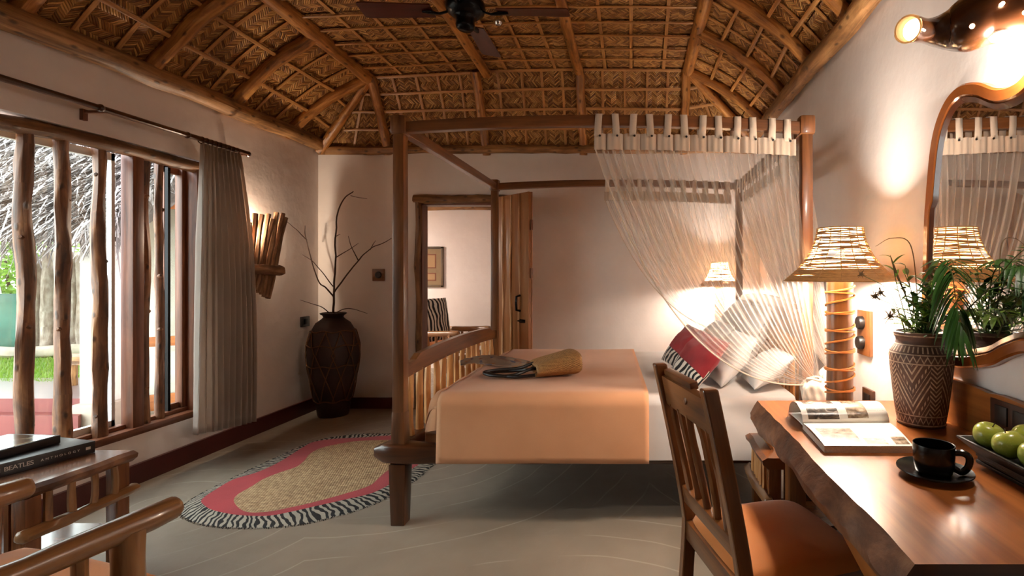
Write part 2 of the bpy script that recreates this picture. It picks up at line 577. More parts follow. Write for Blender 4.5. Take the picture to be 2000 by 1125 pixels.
M['desk'].node_tree.nodes['Principled BSDF'].inputs['Specular IOR Level'].default_value = .22
M['bark'] = m_bark('live_edge_bark', (56, 32, 20), (106, 66, 42), (150, 104, 72), 0.5, 0.7, 8, 8)
M['chair'] = m_wood('chair_wood', (82, 44, 20), (146, 90, 46), 0.28, 2.2, 30, 0.08, coat=0.3)
M['table'] = m_wood('side_table_wood', (70, 36, 18), (136, 80, 42), 0.26, 2.0, 24, 0.08, coat=0.35)
M['armlog'] = m_wood('polished_arm_log', (92, 58, 33), (162, 116, 72), 0.28, 2.0, 26, 0.1, coat=0.35)
M['door'] = m_wood('door_plank', (142, 90, 50), (162, 106, 62), 0.36, 1.4, 50, 0.08)
M['doorstick'] = m_wood('peeled_door_branch', (150, 98, 58), (226, 180, 130), 0.42, 3, 30, 0.25)
M['mirrorwood'] = m_wood('mirror_frame_wood', (104, 50, 18), (160, 90, 40), 0.2, 1.4, 12, 0.02, coat=0.5)
M['mirroredge'] = m_wood('mirror_inner_bevel', (48, 22, 10), (96, 48, 22), 0.22, 1.4, 12, 0.02, coat=0.4)
M['driftwood'] = m_wood('dark_hollow_log', (30, 16, 8), (96, 54, 26), 0.22, 1.8, 10, 0.08, coat=0.5)
M['blanket'] = m_fabric('apricot_blanket', (220, 160, 116), (212, 150, 105), 0.9, 300, 0.15)
M['sheet'] = m_fabric('white_cotton', (218, 211, 206), (208, 200, 195), 0.85, 300, 0.1)
M['pillow'] = m_fabric('white_pillow_cotton', (214, 208, 204), (204, 198, 194), 0.85, 300, 0.1)
M['orange'] = m_fabric('orange_seat_canvas', (222, 140, 70), (206, 124, 56), 0.9, 260, 0.25)
M['curtain'] = m_fabric('grey_linen', (226, 214, 204), (214, 201, 190), 0.92, 260, 0.35)
def _sheer(m, c, f):
    """let some window light glow through the cloth"""
    nt = m.node_tree; tl = nt.nodes.new('ShaderNodeBsdfTranslucent'); tl.inputs[0].default_value = lin(c)
    mx = nt.nodes.new('ShaderNodeMixShader'); mx.inputs[0].default_value = f
    nt.links.new(nt.nodes['Principled BSDF'].outputs[0], mx.inputs[1]); nt.links.new(tl.outputs[0], mx.inputs[2]); nt.links.new(mx.outputs[0], nt.nodes['Material Output'].inputs[0])
_sheer(M['curtain'], (226, 212, 200), .42)
M['net'] = m_net('mosquito_net', (252, 243, 234), 0.20, 0.46, 40)
M['netband'] = m_fabric('net_heading_cotton', (214, 194, 174), (200, 180, 160), 0.9, 300, 0.2)
M['bundle'] = m_fabric('gathered_net', (238, 226, 210), (222, 208, 192), 0.9, 200, 0.3)
M['fanwood'] = m_wood('fan_blade_wood', (50, 16, 10), (92, 34, 20), 0.3, 2.0, 22, 0.05, coat=0.3)
M['blackmetal'] = m_plain('black_metal', (22, 22, 24), 0.25, 0.1, **{'Metallic': 0.8})
M['darkplastic'] = m_plain('dark_plastic', (26, 20, 18), 0.4)
M['terracotta'] = m_plain('smoked_terracotta', (50, 29, 22), 0.5, 0.4, 5, 0.2, 30)
M['rope'] = m_plain('jute_rope', (100, 68, 42), 0.9, 0.2, 80, 0.4, 200)
M['twig'] = m_plain('dry_twig', (70, 46, 34), 0.8, 0.2, 30, 0.2)
M['black'] = m_plain('black_glazed_ceramic', (12, 11, 12), 0.22, 0.1)
M['coffee'] = m_plain('black_coffee', (14, 7, 4), 0.08, 0.1)
M['blacktray'] = m_plain('black_lacquered_wood', (24, 19, 16), 0.45, 0.2, 20, 0.2, 90)
M['paper'] = m_plain('paper', (236, 228, 216), 0.5, 0.03)
M['pageedge'] = m_plain('page_block', (206, 196, 182), 0.8, 0.15, 300)
M['mirror'] = NT('mirror_silver').fin((0.86, 0.86, 0.86, 1), 0.015, None, **{'Metallic': 1.0})
M['glass'] = m_glass('window_glass', (250, 255, 252), 0.06)
M['chrome'] = NT('chrome').fin((0.7, 0.7, 0.7, 1), 0.15, None, **{'Metallic': 1.0})
# ================================================================ THE SETTING
XL, XR, YB, YF = -3.13, 1.20, 5.02, -1.30
rnd = random.Random(7)
STR = 'structure'

def slab(name, boxes, mat, smooth=False, parent=None):
    mb = MB()
    for (x0, x1, y0, y1, z0, z1) in boxes:
        mb.box(((x0 + x1) / 2, (y0 + y1) / 2, (z0 + z1) / 2), (x1 - x0, y1 - y0, z1 - z0))
    o = mb.build(name, mat, parent, smooth)
    if parent is None: tag(o, kind=STR)
    return o

WT = 3.75
DX0, DX1, DZ = -2.13, -1.32, 2.03                # doorway in the back wall
WY0, WY1, WZ0, WZ1 = 0.95, 3.68, 0.30, 2.12      # window in the left wall
tag(slab('floor', [(XL - .25, XR + .2, YF - .2, 7.4, -0.12, 0)], M['floor']), 'grey beige trowelled cement floor with sweeping arcs', 'floor')
wl = slab('wall_left', [(XL - .14, XL, YF, WY0, 0, WT), (XL - .14, XL, WY1, YB, 0, WT), (XL - .14, XL, WY0, WY1, 0, WZ0), (XL - .14, XL, WY0, WY1, WZ1, WT)], M['plaster'])
tag(wl, 'pale plaster wall with the log barred window', 'wall')
wb = slab('wall_back', [(XL - .14, DX0, YB, YB + .13, 0, WT), (DX1, XR + .2, YB, YB + .13, 0, WT), (DX0, DX1, YB, YB + .13, DZ, WT)], M['plaster'])
tag(wb, 'pale plaster wall with the open doorway behind the bed', 'wall')
tag(slab('wall_right', [(XR, XR + .2, YF, YB, 0, WT)], M['plaster']), 'pale plaster wall carrying the mirror behind the desk', 'wall')
tag(slab('wall_front', [(XL - .14, XR + .2, YF - .2, YF, 0, WT)], M['plaster']), 'plain plaster wall closing the room', 'wall')
tag(slab('baseboard_left', [(XL, XL + .022, YF, YB, 0, .125)], M['skirting']), 'dark red skirting under the window wall', 'skirting')
tag(slab('baseboard_back', [(XL, DX0 - .1, YB - .022, YB, 0, .105), (DX1 + .08, XR, YB - .022, YB, 0, .105)], M['skirting']), 'dark red skirting along the wall with the doorway', 'skirting')
tag(slab('baseboard_right', [(XR - .022, XR, YF, YB, 0, .11)], M['skirting']), 'dark red skirting behind the desk', 'skirting')

# ---- the next room, seen through the doorway
tag(slab('wall_next_room', [(-5.2, 0.6, 7.2, 7.4, 0, 3), (-5.4, -5.2, 5.2, 7.4, 0, 3), (0.4, 0.6, 5.22, 7.2, 0, 3), (-5.4, -3.37, 5.02, 5.2, 0, 3)], M['plaster']), 'pale plaster wall of the next room beyond the doorway', 'wall')
tag(slab('ceiling_next_room', [(-5.4, 0.6, 5.22, 7.2, 2.42, 2.5)], M['weave']), 'woven mat ceiling of the next room', 'ceiling')
tag(slab('floor_next_room', [(-5.4, -3.38, 5.2, 7.4, -.12, 0)], M['floor']), 'cement floor of the next room', 'floor')
mb = MB(); log(mb, (-4.6, 7.13, 2.24), (0.3, 7.13, 2.26), .045, k=24, wob=.015, seed=91)
tag(mb.build('trim_1', M['eave']), 'rough pole under the ceiling of the next room', 'pole', kind=STR)

# ---- vaulted mat ceiling -------------------------------------------------
ZE_L, ZE_B, ZE_R = 2.575, 2.53, 2.67
UX0, UX1, UY = -2.47, 0.48, 4.69
def zu(x, y): return 3.13 + .03 * (UY - y) + .022 * (x - UX0)
CEN = V((-1.0, 2.0, 1.2))
def smooth01(t):
    t = max(0, min(1, t)); return t * t * (3 - 2 * t)
def bow(a, b, t, amt):
    p = a.lerp(b, t)
    d = (b - a); up = V((0, 0, 1)); nrm = (up - d.normalized() * up.dot(d.normalized())).normalized()
    return p + nrm * amt * sin(pi * t)
def s_left(s, t):
    yt = min(UY, s + .15 * smooth01((s - 3.8) / .74))
    k = smooth01((YB - s) / .5)
    return bow(V((XL, s, lerp(ZE_B, ZE_L, k))), V((UX0, yt, zu(UX0, yt))), t, .045 * k)
def s_right(s, t):
    yt = min(UY, s + .09 * smooth01((s - 3.9) / .7))
    k = smooth01((YB - s) / .5)
    return bow(V((XR, s, lerp(ZE_B + .1, ZE_R, k))), V((UX1, yt, zu(UX1, yt))), t, .045 * k)
def s_back(s, t):
    xt = max(UX0, min(UX1, s))
    ze = ZE_B + .1 * smooth01((s - .3) / .9)
    k = smooth01((s - XL) / .5) * smooth01((XR - s) / .5)
    return bow(V((s, YB, ze)), V((xt, UY, zu(xt, UY) + .03 * sin(pi * (xt - UX0) / (UX1 - UX0)))), t, .03 * k)
def s_top(s, t):                                  # s = x, t = y
    sag = 0.0
    return V((s, t, zu(s, t) + .03 * sin(pi * (s - UX0) / (UX1 - UX0))))
def nrm_of(fn, s, t, es, et):
    a = fn(s + es, t) - fn(s - es, t); b = fn(s, t + et) - fn(s, t - et)
    n = a.cross(b)
    if n.length < 1e-9: n = V((0, 0, -1))
    n.normalize()
    if n.dot(CEN - fn(s, t)) < 0: n = -n
    return n

# continuous mat backing over the whole vault is the ceiling itself
mb = MB()
def add_surf(fn, s0, s1, ns, t0, t1, nt, us, ut, off=-0.03):
    mb.grid(lambda u, w: fn(lerp(s0, s1, u), lerp(t0, t1, w)) - nrm_of(fn, lerp(s0, s1, min(max(u, .01), .99)), lerp(t0, t1, min(max(w, .02), .98)), .01, .01) * (-off),
            ns, nt, uvs=(us, ut))
add_surf(s_left, YF, YB, 24, 0, 1, 4, 6.3, .9)
add_surf(s_right, YF, YB, 24, 0, 1, 4, 6.3, .9)
add_surf(s_back, XL, XR, 24, 0, 1, 4, 4.3, .75)
mb.grid(lambda u, w: s_top(lerp(UX0, UX1, u), lerp(YF, UY, w)) + V((0, 0, .03)), 12, 12, uvs=(3, 6))
mb.box(((XL + XR) / 2, (YF + YB) / 2, WT + .05), (XR - XL + .6, YB - YF + .6, .08))
ceil = tag(mb.build('ceiling', M['weave']), 'vaulted ceiling of woven bamboo mats on peeled poles', 'ceiling', kind=STR)

def panels(fn, sb, tb, us, ut):
    for a in range(len(sb) - 1):
        for b in range(len(tb) - 1):
            s0, s1, t0, t1 = sb[a], sb[a + 1], tb[b], tb[b + 1]
            ms = (s1 - s0) * .015; mt = (t1 - t0) * .02
            bulge = rnd.uniform(.004, .016); tilt = rnd.uniform(-.008, .008); sw = rnd.random() < .4
            p = MB()
            def f(u, w):
                s, t = lerp(s0 + ms, s1 - ms, u), lerp(t0 + mt, t1 - mt, w)
                n = nrm_of(fn, s, min(max(t, tb[0] if tb[0] < tb[-1] else t), t), .01, .01)
                return fn(s, t) + n * (bulge * sin(pi * u) * sin(pi * w) + tilt * (w - .5) - .006)
            du, dv = abs(s1 - s0) * us, abs(t1 - t0) * ut
            p.grid(f, 3, 3, uvs=(du, dv))
            if sw: p.uv = [[(y_, x_) for x_, y_ in q] for q in p.uv]
            p.build('mat_panel', M['weave'], ceil)

def strip(fn, pts, r, flat=.45, off=.012, name='batten', mat='batten', k=8, seed=0, rough=.12):
    """pts: two (s,t) ends -> a split bamboo laid on the mats"""
    (s0, t0), (s1, t1) = pts
    path = []; kk = k
    for i in range(kk):
        f = i / (kk - 1); s, t = lerp(s0, s1, f), lerp(t0, t1, f)
        path.append(fn(s, t) + nrm_of(fn, s, t, .01, .01) * (off + .006 * noise.noise(V((seed * 3.3, f * 6, 1)))) )
    n0 = nrm_of(fn, (s0 + s1) / 2, (t0 + t1) / 2, .01, .01)
    p = MB(); p.tube(path, r, n=6, flat=flat, up=n0, seed=seed, rough=rough)
    return p.build(name, M[mat], ceil)

sd = 0
# left slope
LRAF = [0.56, 1.22, 1.885, 2.545, 3.23, 3.89, 4.54]
sb = []
for a, b in zip(LRAF[2:-1], LRAF[3:]):
    sb += [a, lerp(a, b, .35), lerp(a, b, .69)]
sb.append(LRAF[-1])
panels(s_left, sb, [0.03, .33, .64, .97], 1.0, .87)
for t in (.33, .64):
    for a, b in zip(LRAF[2:-1], LRAF[3:]):
        sd += 1; strip(s_left, ((a + .03, t + rnd.uniform(-.02, .02)), (b - .03, t + rnd.uniform(-.02, .02))), .015, .6, .018, seed=sd)
for s in sb:
    if min(abs(s - q) for q in LRAF) > .05:
        sd += 1; strip(s_left, ((s, .04), (s, .96)), .015, .3, .01, seed=sd)
panels(s_left, [4.56, 4.78, 5.0], [.03, .3, .6, .97], 1.0, .87)
for t in (.3, .6):
    sd += 1; strip(s_left, ((4.58, t), (4.95, t)), .013, .6, .018, seed=sd, k=5)
# right slope
RRAF = [1.55, 2.15, 2.75, 3.35, 3.95, 4.6]
sb = []
for a, b in zip(RRAF[1:-1], RRAF[2:]):
    sb += [a, lerp(a, b, .34), lerp(a, b, .67)]
sb.append(RRAF[-1])
panels(s_right, sb, [0.03, .26, .5, .74, .97], 1.0, .87)
for s in sb:
    if min(abs(s - q) for q in RRAF) > .05:
        sd += 1; strip(s_right, ((s, .04), (s, .96)), .014, .35, .01, seed=sd)
for t in (.27, .5, .75):
    for a, b in zip(RRAF[1:-1], RRAF[2:]):
        sd += 1; strip(s_right, ((a + .03, t + rnd.uniform(-.03, .03)), (b - .03, t + rnd.uniform(-.03, .03))), .015, .6, .02, seed=sd)
panels(s_right, [4.62, 4.8, 5.0], [.03, .3, .6, .97], 1.0, .87)
# back slope
BRAF = [-2.44, -1.48, -.53, .45]
for a, b in zip(BRAF[:-1], BRAF[1:]):
    sb = [lerp(a, b, q) for q in (0, .2, .42, .62, .82, 1)]
    panels(s_back, sb, [.02, .28, .52, .76, 1.0], 1.0, .72)
    for s in sb[1:-1]:
        sd += 1; strip(s_back, ((s, .05), (s + rnd.uniform(-.02, .02), .97)), .014, .3, .008, seed=sd)
    for t in (.28, .52, .76, .985):
        sd += 1; strip(s_back, ((a + .03, t + rnd.uniform(-.012, .012)), (b - .03, t + rnd.uniform(-.012, .012))), .014, .5, .016, seed=sd, k=10)
panels(s_back, [-3.1, -2.78, -2.46], [.04, .28, .52, .76, .98], 1.0, .72)
panels(s_back, [.47, .80, 1.16], [.04, .28, .52, .76, .98], 1.0, .72)
for t in (.28, .52, .76):
    sd += 1; strip(s_back, ((-2.95, t), (-2.46, t)), .013, .5, .016, seed=sd)
    sd += 1; strip(s_back, ((.47, t), (1.0, t)), .013, .5, .016, seed=sd)
for s in (-2.78, .80):
    sd += 1; strip(s_back, ((s, .05), (s, .8)), .013, .3, .008, seed=sd)
# upper flat
URAF = [-2.45, -1.40, -.535, .46]
ys = [4.695 - .207 * i for i in range(9)]
for a, b in zip(URAF[:-1], URAF[1:]):
    sb = [lerp(a, b, q) for q in (0, .26, .5, .75, 1)]
    panels(s_top, sb, ys[::-1], 1.0, 1.0)
    for y in ys[1:]:
        sd += 1; strip(s_top, ((a + .03, y + rnd.uniform(-.02, .02)), (b - .03, y + rnd.uniform(-.02, .02))), .012, .6, .016, seed=sd, k=10)
    for s in sb[1:-1]:
        sd += 1; strip(s_top, ((s, ys[-1]), (s + rnd.uniform(-.03, .03), 4.67)), .015, .3, .009, seed=sd, k=12)

def rafter(fn, pts, r0, r1, name='rafter', mat='pole', off=.03, ext=0.06, k=12, wob=.008):
    global sd
    sd += 1
    path = []
    (s0, t0), (s1, t1) = pts
    for i in range(k):
        f = i / (k - 1); s, t = lerp(s0, s1, f), lerp(t0, t1, f)
        path.append(fn(s, t) + nrm_of(fn, s, t, .01, .01) * off + V((noise.noise(V((sd * 2.1, f * 4, 0))), noise.noise(V((sd * 4.1, f * 4, 3))), 0)) * wob * 1.6)
    rad = [lerp(r0, r1, i / (k - 1)) * (1 + .1 * noise.noise(V((sd, i * .7, 5)))) for i in range(k)]
    p = MB(); p.tube(path, rad, n=10, seed=sd, rough=.14)
    return p.build(name, M[mat], ceil)
for y in LRAF: rafter(s_left, ((y, -.03), (y, 1.0)), .044, .05)
for y in RRAF: rafter(s_right, ((y, -.02), (y, 1.0)), .042, .046)
for x in BRAF: rafter(s_back, ((x, -.06), (x, 1.0)), .04, .045, k=9)
# hip poles into the corners
for a, b, nm in (((XL + .06, YB - .07, 2.5), (UX0, UY, zu(UX0, UY) - .05), 1), ((XR - .08, YB - .08, 2.6), (UX1, UY, zu(UX1, UY) - .05), 2)):
    p = MB(); log(p, a, b, .046, .036, k=10, n=10, wob=.004, seed=nm + 40, rough=.12)
    p.build('hip_rafter', M['pole'], ceil)
# long poles of the upper ceiling run the length of the room
for x, r in ((UX0 + .01, .06), (-1.38, .046), (-.535, .046), (UX1 - .02, .056)):
    p = MB(); log(p, (x + (.03 if x < -1 else 0), YF + .1, zu(x, YF) - .03), (x, UY - .01, zu(x, UY) - .03 + .02 * sin(pi * (x - UX0) / (UX1 - UX0))), r, r * .92, k=22, n=10, wob=.012, seed=x * 9 + 60, rough=.14, bend=(0, 0, .02))
    p.build('ridge_pole', M['pole'], ceil)
for a, b, r in (((XL + .07, YF, 2.565), (XL + .07, YB - .03, 2.56), .068), ((XL + .03, YB - .045, 2.515), (XR, YB - .045, 2.53), .042), ((XR - .068, YF, 2.655), (XR - .068, YB, 2.645), .06)):
    p = MB(); log(p, a, b, r, r * .95, k=26, n=10, wob=.012, seed=r * 900, rough=.2)
    p.build('eave_log', M['eave'], ceil)

# ---- window with log bars ------------------------------------------------
win = thing('window_1', (XL, 2.5, WZ0), 'wide window barred with rough brown logs', 'window', kind=STR)
WX = -3.19
p = MB(); log(p, (XL - .03, WY0 + .02, 2.075), (XL - .03, WY1 + .03, 2.075), .04, .042, k=22, n=10, wob=.02, seed=3, rough=.2); p.build('lintel', M['lintel'], win)
p = MB(); p.box((XL - .06, (WY0 + WY1) / 2, WZ0 + .02), (.12, WY1 - WY0, .05), bev=.012); p.build('window_sill', M['winwood'], win)
p = MB(); p.box((XL - .09, (WY0 + WY1) / 2, WZ0 + .055), (.05, WY1 - WY0, .03), bev=.006); p.build('sill_rail', M['winwood'], win)
for i, (y, r) in enumerate(((1.03, .034), (1.22, .035), (1.42, .036), (1.66, .034), (1.9, .036), (2.12, .034), (2.30, .035), (2.48, .033), (2.662, .036), (2.84, .034), (3.035, .035), (3.312, .030), (3.42, .024))):
    p = MB(); log(p, (WX, y, WZ0 + .03), (WX, y + .005 * (i % 3 - 1), 2.09), r, r * .92, k=18, n=10, wob=.009, seed=i + 11, rough=.3)
    for q in range(4):
        zz = WZ0 + .25 + q * .42 + .1 * sin(i * 2.3 + q); an = i * 1.7 + q * 2.1
        c = V((WX, y, zz)); d = V((abs(cos(an)) * .6 + .2, sin(an), .3)).normalized()
        p.tube([c + d * r * .3, c + d * (r - .006), c + d * (r + .002)], [.018, .014, .007], n=7)
    p.build('log_bar', M['barlog'], win)
p = MB(); p.box((WX, 3.235, (WZ0 + 2.08) / 2 + .02), (.08, .075, 1.74), bev=.008); p.build('window_post', M['winwood'], win)
p = MB(); p.box((XL - .065, WY1 - .02, (WZ0 + 2.1) / 2), (.135, .045, 1.82), bev=.006); p.build('jamb', M['winwood'], win)
p = MB(); p.box((XL - .10, WY1 - .055, (WZ0 + 2.1) / 2), (.04, .03, 1.76), bev=.004); p.build('jamb_lining', M['winwood'], win)
SX = -3.25
M['track'] = m_plain('white_sash_track', (214, 220, 222), .4, .04)
for (y0, y1, w_, mt_) in ((3.50, 3.645, .03, 'winwood'), (.98, 1.74, .025, 'track'), (1.78, 3.17, .022, 'track')):
    sash = MB()
    for yy in (y0 + w_ / 2, y1 - w_ / 2): sash.box((SX, yy, 1.2), (.03, w_, 1.70))
    for zz in (.385, 2.03): sash.box((SX, (y0 + y1) / 2, zz), (.03, y1 - y0, .045))
    so = sash.build('sash_frame', M[mt_], win, smooth=False)
    p = MB(); p.box((SX, (y0 + y1) / 2, 1.2), (.005, y1 - y0 - .04, 1.62)); p.build('pane', M['glass'], so, smooth=False)
p = MB(); p.box((SX, 3.40, 1.2), (.005, .18, 1.66)); p.build('pane', M['glass'], win, smooth=False)
p = MB(); p.box((SX + .03, 3.51, 1.2), (.02, .02, 1.68)); p.build('sash_stile', M['blackmetal'], win, smooth=False)

# ---- doorway with log frame and plank leaf ------------------------------
door = thing('door_1', (DX0, YB, 0), 'doorway framed with rough poles and its open plank door', 'door', kind=STR)
for a, b, r, s_ in (((DX0 - .012, YB - .02, 0), (DX0 - .012, YB - .02, 2.07), .032, 5), ((DX1 + .03, YB - .03, 0), (DX1 + .03, YB - .03, 2.07), .045, 6), ((DX0 - .05, YB - .03, 2.045), (DX1 + .07, YB - .03, 2.045), .042, 8)):
    p = MB(); log(p, a, b, r, r * .95, k=16, n=9, wob=.012, seed=s_, rough=.3); p.build('frame_pole', M['lintel'], door)
p = MB(); p.box((DX0 + .01, YB + .065, 1.0), (.02, .13, 2.0)); p.build('jamb_lining', M['winwood'], door, smooth=False)
p = MB(); p.box((DX1 - .01, YB + .065, 1.0), (.02, .13, 2.0)); p.build('jamb_lining', M['winwood'], door, smooth=False)
p = MB(); p.box(((DX0 + DX1) / 2, YB + .065, 2.01), (DX1 - DX0, .13, .04)); p.build('head_lining', M['winwood'], door, smooth=False)
H0, H1 = V((-1.345, 4.915, 0)), V((-.945, 4.555, 0))
dv = (H1 - H0); LW = dv.length; dv.normalize(); dn = V((-dv.y, dv.x, 0)) * (1 if V((-dv.y, dv.x, 0)).dot(-H0) > 0 else -1)
rotm = Matrix((dv, V((0, 0, 1)).cross(dv), V((0, 0, 1)))).transposed()
leaf = MB(); leaf.box(H0 + dv * LW / 2 - dn * .008 + V((0, 0, 1.03)), (LW, .012, 2.03), rot=rotm)
leaf = leaf.build('leaf', M['door'], door, smooth=False)
pw = LW / 4
for i in range(4):
    p = MB(); p.box(H0 + dv * (pw * (i + .5)) + dn * .012 + V((0, 0, 1.03)), (pw - .008, .028, 2.03), rot=rotm, bev=.004)
    p.build('plank', M['door'], leaf)
for i in range(1, 4):
    p = MB(); c = H0 + dv * pw * i + dn * .03
    log(p, c + V((0, 0, .02)), c + V((0, 0, 2.04)), .012, .011, k=22, n=7, wob=.008, seed=i + 77, rough=.5); p.build('cover_branch', M['doorstick'], leaf)
p = MB(); c = H0 + dv * (LW - .13) + dn * .026
p.tube([c + V((0, 0, 1.12)), c + dn * .04 + V((0, 0, 1.11)), c + dn * .045 + V((0, 0, 1.05)), c + dn * .04 + V((0, 0, .99)), c + V((0, 0, .98))], .011, n=8)
p.build('handle', M['blackmetal'], leaf)
p = MB(); p.tube([c + dv * -.02 + dn * .01 + V((0, 0, .89)), c + dv * .08 + dn * .01 + V((0, 0, .89))], .008, n=6); p.box(c + dv * .03 + V((0, 0, .89)), (.09, .008, .03), rot=rotm)
p.build('latch_bolt', M['blackmetal'], leaf)
for z in (1.75, 1.32):
    p = MB(); p.box(H1 + dn * .0 + dv * .006 + V((0, 0, z)), (.012, .02, .09), rot=rotm); p.build('strike', M['winwood'], leaf, smooth=False)
# ================================================================ THE CANOPY BED
BY0, BY1 = 2.69, 4.47            # post rows
BX0, BX1 = -1.245, 0.885
bed = thing('canopy_bed', (BX0, BY0, 0), 'dark wooden four poster bed with a log slat footboard', 'bed')
def bed_part(mb, name, mat='post', **kw): return mb.build(name, M[mat], bed, **kw)
for (x, y) in ((BX0, BY0), (BX1, BY0), (BX0, BY1), (BX1, BY1)):
    p = MB(); p.box((x, y, .16), (.072, .072, .32), taper=(1.22, 1.22), bev=.006); bed_part(p, 'leg', 'rail')
    p = MB()
    p.box((x, y, .50), (.072, .072, .18), taper=(.9, .9), bev=.008)
    p.box((x, y, 1.27), (.062, .062, 1.56), taper=(.92, .92), bev=.008)
    post = bed_part(p, 'post')
    p = MB(); p.box((x, y, 2.085), (.08, .08, .10), bev=.016); p.build('finial', M['post'], post)
# canopy rails, gently arched
def arched_rail(a, b, h, t, rise, name='canopy_rail', mat='post', k=14):
    a, b = V(a), V(b); p = MB(); d = (b - a).normalized(); s = V((0, 0, 1)).cross(d)
    def f(u, w):
        q = a.lerp(b, w) + V((0, 0, rise * (1 - (2 * w - 1) ** 2)))
        cx, cz = ((-1, -1), (1, -1), (1, 1), (-1, 1))[int(round(u * 4)) % 4]
        return q + s * cx * t / 2 + V((0, 0, cz * h / 2))
    L = (b - a).length; b0 = 0
    p.grid(f, 4, k, uvs=(.25, L), closed_u=True)
    p.uv = [[(y_, x_) for x_, y_ in q] for q in p.uv]
    n = len(p.v)
    p.face([3, 2, 1, 0], [(0, 0)] * 4); p.face([n - 4, n - 3, n - 2, n - 1], [(0, 0)] * 4)
    return p.build(name, M[mat], bed, smooth=False, bev=.006)
arched_rail((BX0 + .03, BY0, 2.075), (BX1 - .03, BY0, 2.075), .058, .05, .035)
arched_rail((BX0 + .03, BY1, 2.075), (BX1 - .03, BY1, 2.075), .058, .05, .03)
arched_rail((BX0, BY0 + .03, 2.075), (BX0, BY1 - .03, 2.075), .058, .05, .0)
arched_rail((BX1, BY0 + .03, 2.075), (BX1, BY1 - .03, 2.075), .058, .05, .0)
# side rails: thick live edge slabs, rounded nose past the foot posts
for y, sgn in ((BY0, -1), (BY1, 1)):
    p = MB()
    def f(u, w):
        x = lerp(BX0 - .125, BX1 + .08, w)
        nose = min(1, ((x - (BX0 - .135)) / .07)); nose = max(.25, nose) ** .5
        h = .05 * nose * (1 + .05 * sin(x * 9)); t = lerp(.030, .058, smooth01((BX0 + .16 - x) / .1)) * nose
        an = 2 * pi * u; ca, sa = cos(an), sin(an)
        cx = (abs(ca) ** .45) * (1 if ca > 0 else -1); cz = (abs(sa) ** .45) * (1 if sa > 0 else -1)
        return V((x, y + cx * t, .366 + cz * h + .012 * smooth01((BX0 + .2 - x) / .3)))
    p.grid(f, 16, 40, uvs=(.4, 2.3), closed_u=True)
    p.uv = [[(y_, x_) for x_, y_ in q] for q in p.uv]
    n = len(p.v); p.face(list(range(15, -1, -1)), [(0, 0)] * 16); p.face(list(range(n - 16, n)), [(0, 0)] * 16)
    bed_part(p, 'side_rail', 'rail')
for x in (BX0, BX1):
    p = MB(); p.box((x, (BY0 + BY1) / 2, .375), (.06, BY1 - BY0 - .06, .10), bev=.008); bed_part(p, 'end_rail', 'rail')
p = MB(); p.box(((BX0 + BX1) / 2, (BY0 + BY1) / 2, .345), (BX1 - BX0 - .06, BY1 - BY0 - .13, .03)); bed_part(p, 'mattress_deck', 'rail', smooth=False)
# foot and head boards: arched stepped top board over round sticks
def board(x, zb, zt, hgt, rise, nst, name, step):
    n = 30; out = []
    ya, yb = BY0 + .035, BY1 - .035
    top = []; bot = []
    for i in range(n + 1):
        f = i / n; y = lerp(ya, yb, f)
        arc = rise * (1 - (2 * f - 1) ** 2)
        st = step if .085 < f < .915 else 0
        top.append(V((x - .018, y, zt + arc + st - step))); bot.append(V((x - .018, y, zt - hgt + arc * .8)))
    p = MB()
    for i in range(n):
        q = MB().prism([bot[i], bot[i + 1], top[i + 1], top[i]], (.036, 0, 0))
        b0 = len(p.v); p.v += q.v
        for fc, uv in zip(q.f, q.uv): p.face([b0 + k_ for k_ in fc], [(a_ + i * .06, b_) for a_, b_ in uv])
    o = bed_part(p, name, 'post', smooth=False)
    for i in range(nst):
        f = (i + .7) / (nst + .4); y = lerp(ya, yb, f)
        p = MB(); log(p, (x, y, zb), (x, y, zt - hgt + rise * (1 - (2 * f - 1) ** 2) * .8 + .01), .021, .018, k=8, n=8, wob=.006, seed=i + x * 31, rough=.3)
        bed_part(p, 'slat', 'stick')
board(BX0, .42, .85, .095, .032, 14, 'footboard_rail', .024)
board(BX1 - .0, .42, 1.12, .17, .05, 15, 'headboard_rail', .02)

# ---- mattress, sheet, blanket
MX0, MX1, MY0, MY1, MZ0, MZ1 = BX0 + .20, BX1 - .05, 2.685, 4.30, .365, .655
mb = MB(); mb.box(((MX0 + MX1) / 2, (2.77 + MY1) / 2, (MZ0 + MZ1) / 2), (MX1 - MX0, MY1 - 2.77, MZ1 - MZ0 - .004), bev=.06)
tag(mb.build('mattress', M['sheet'], origin=((MX0 + MX1) / 2, 3.5, MZ0)), 'thick white mattress lying on the four poster bed', 'mattress')

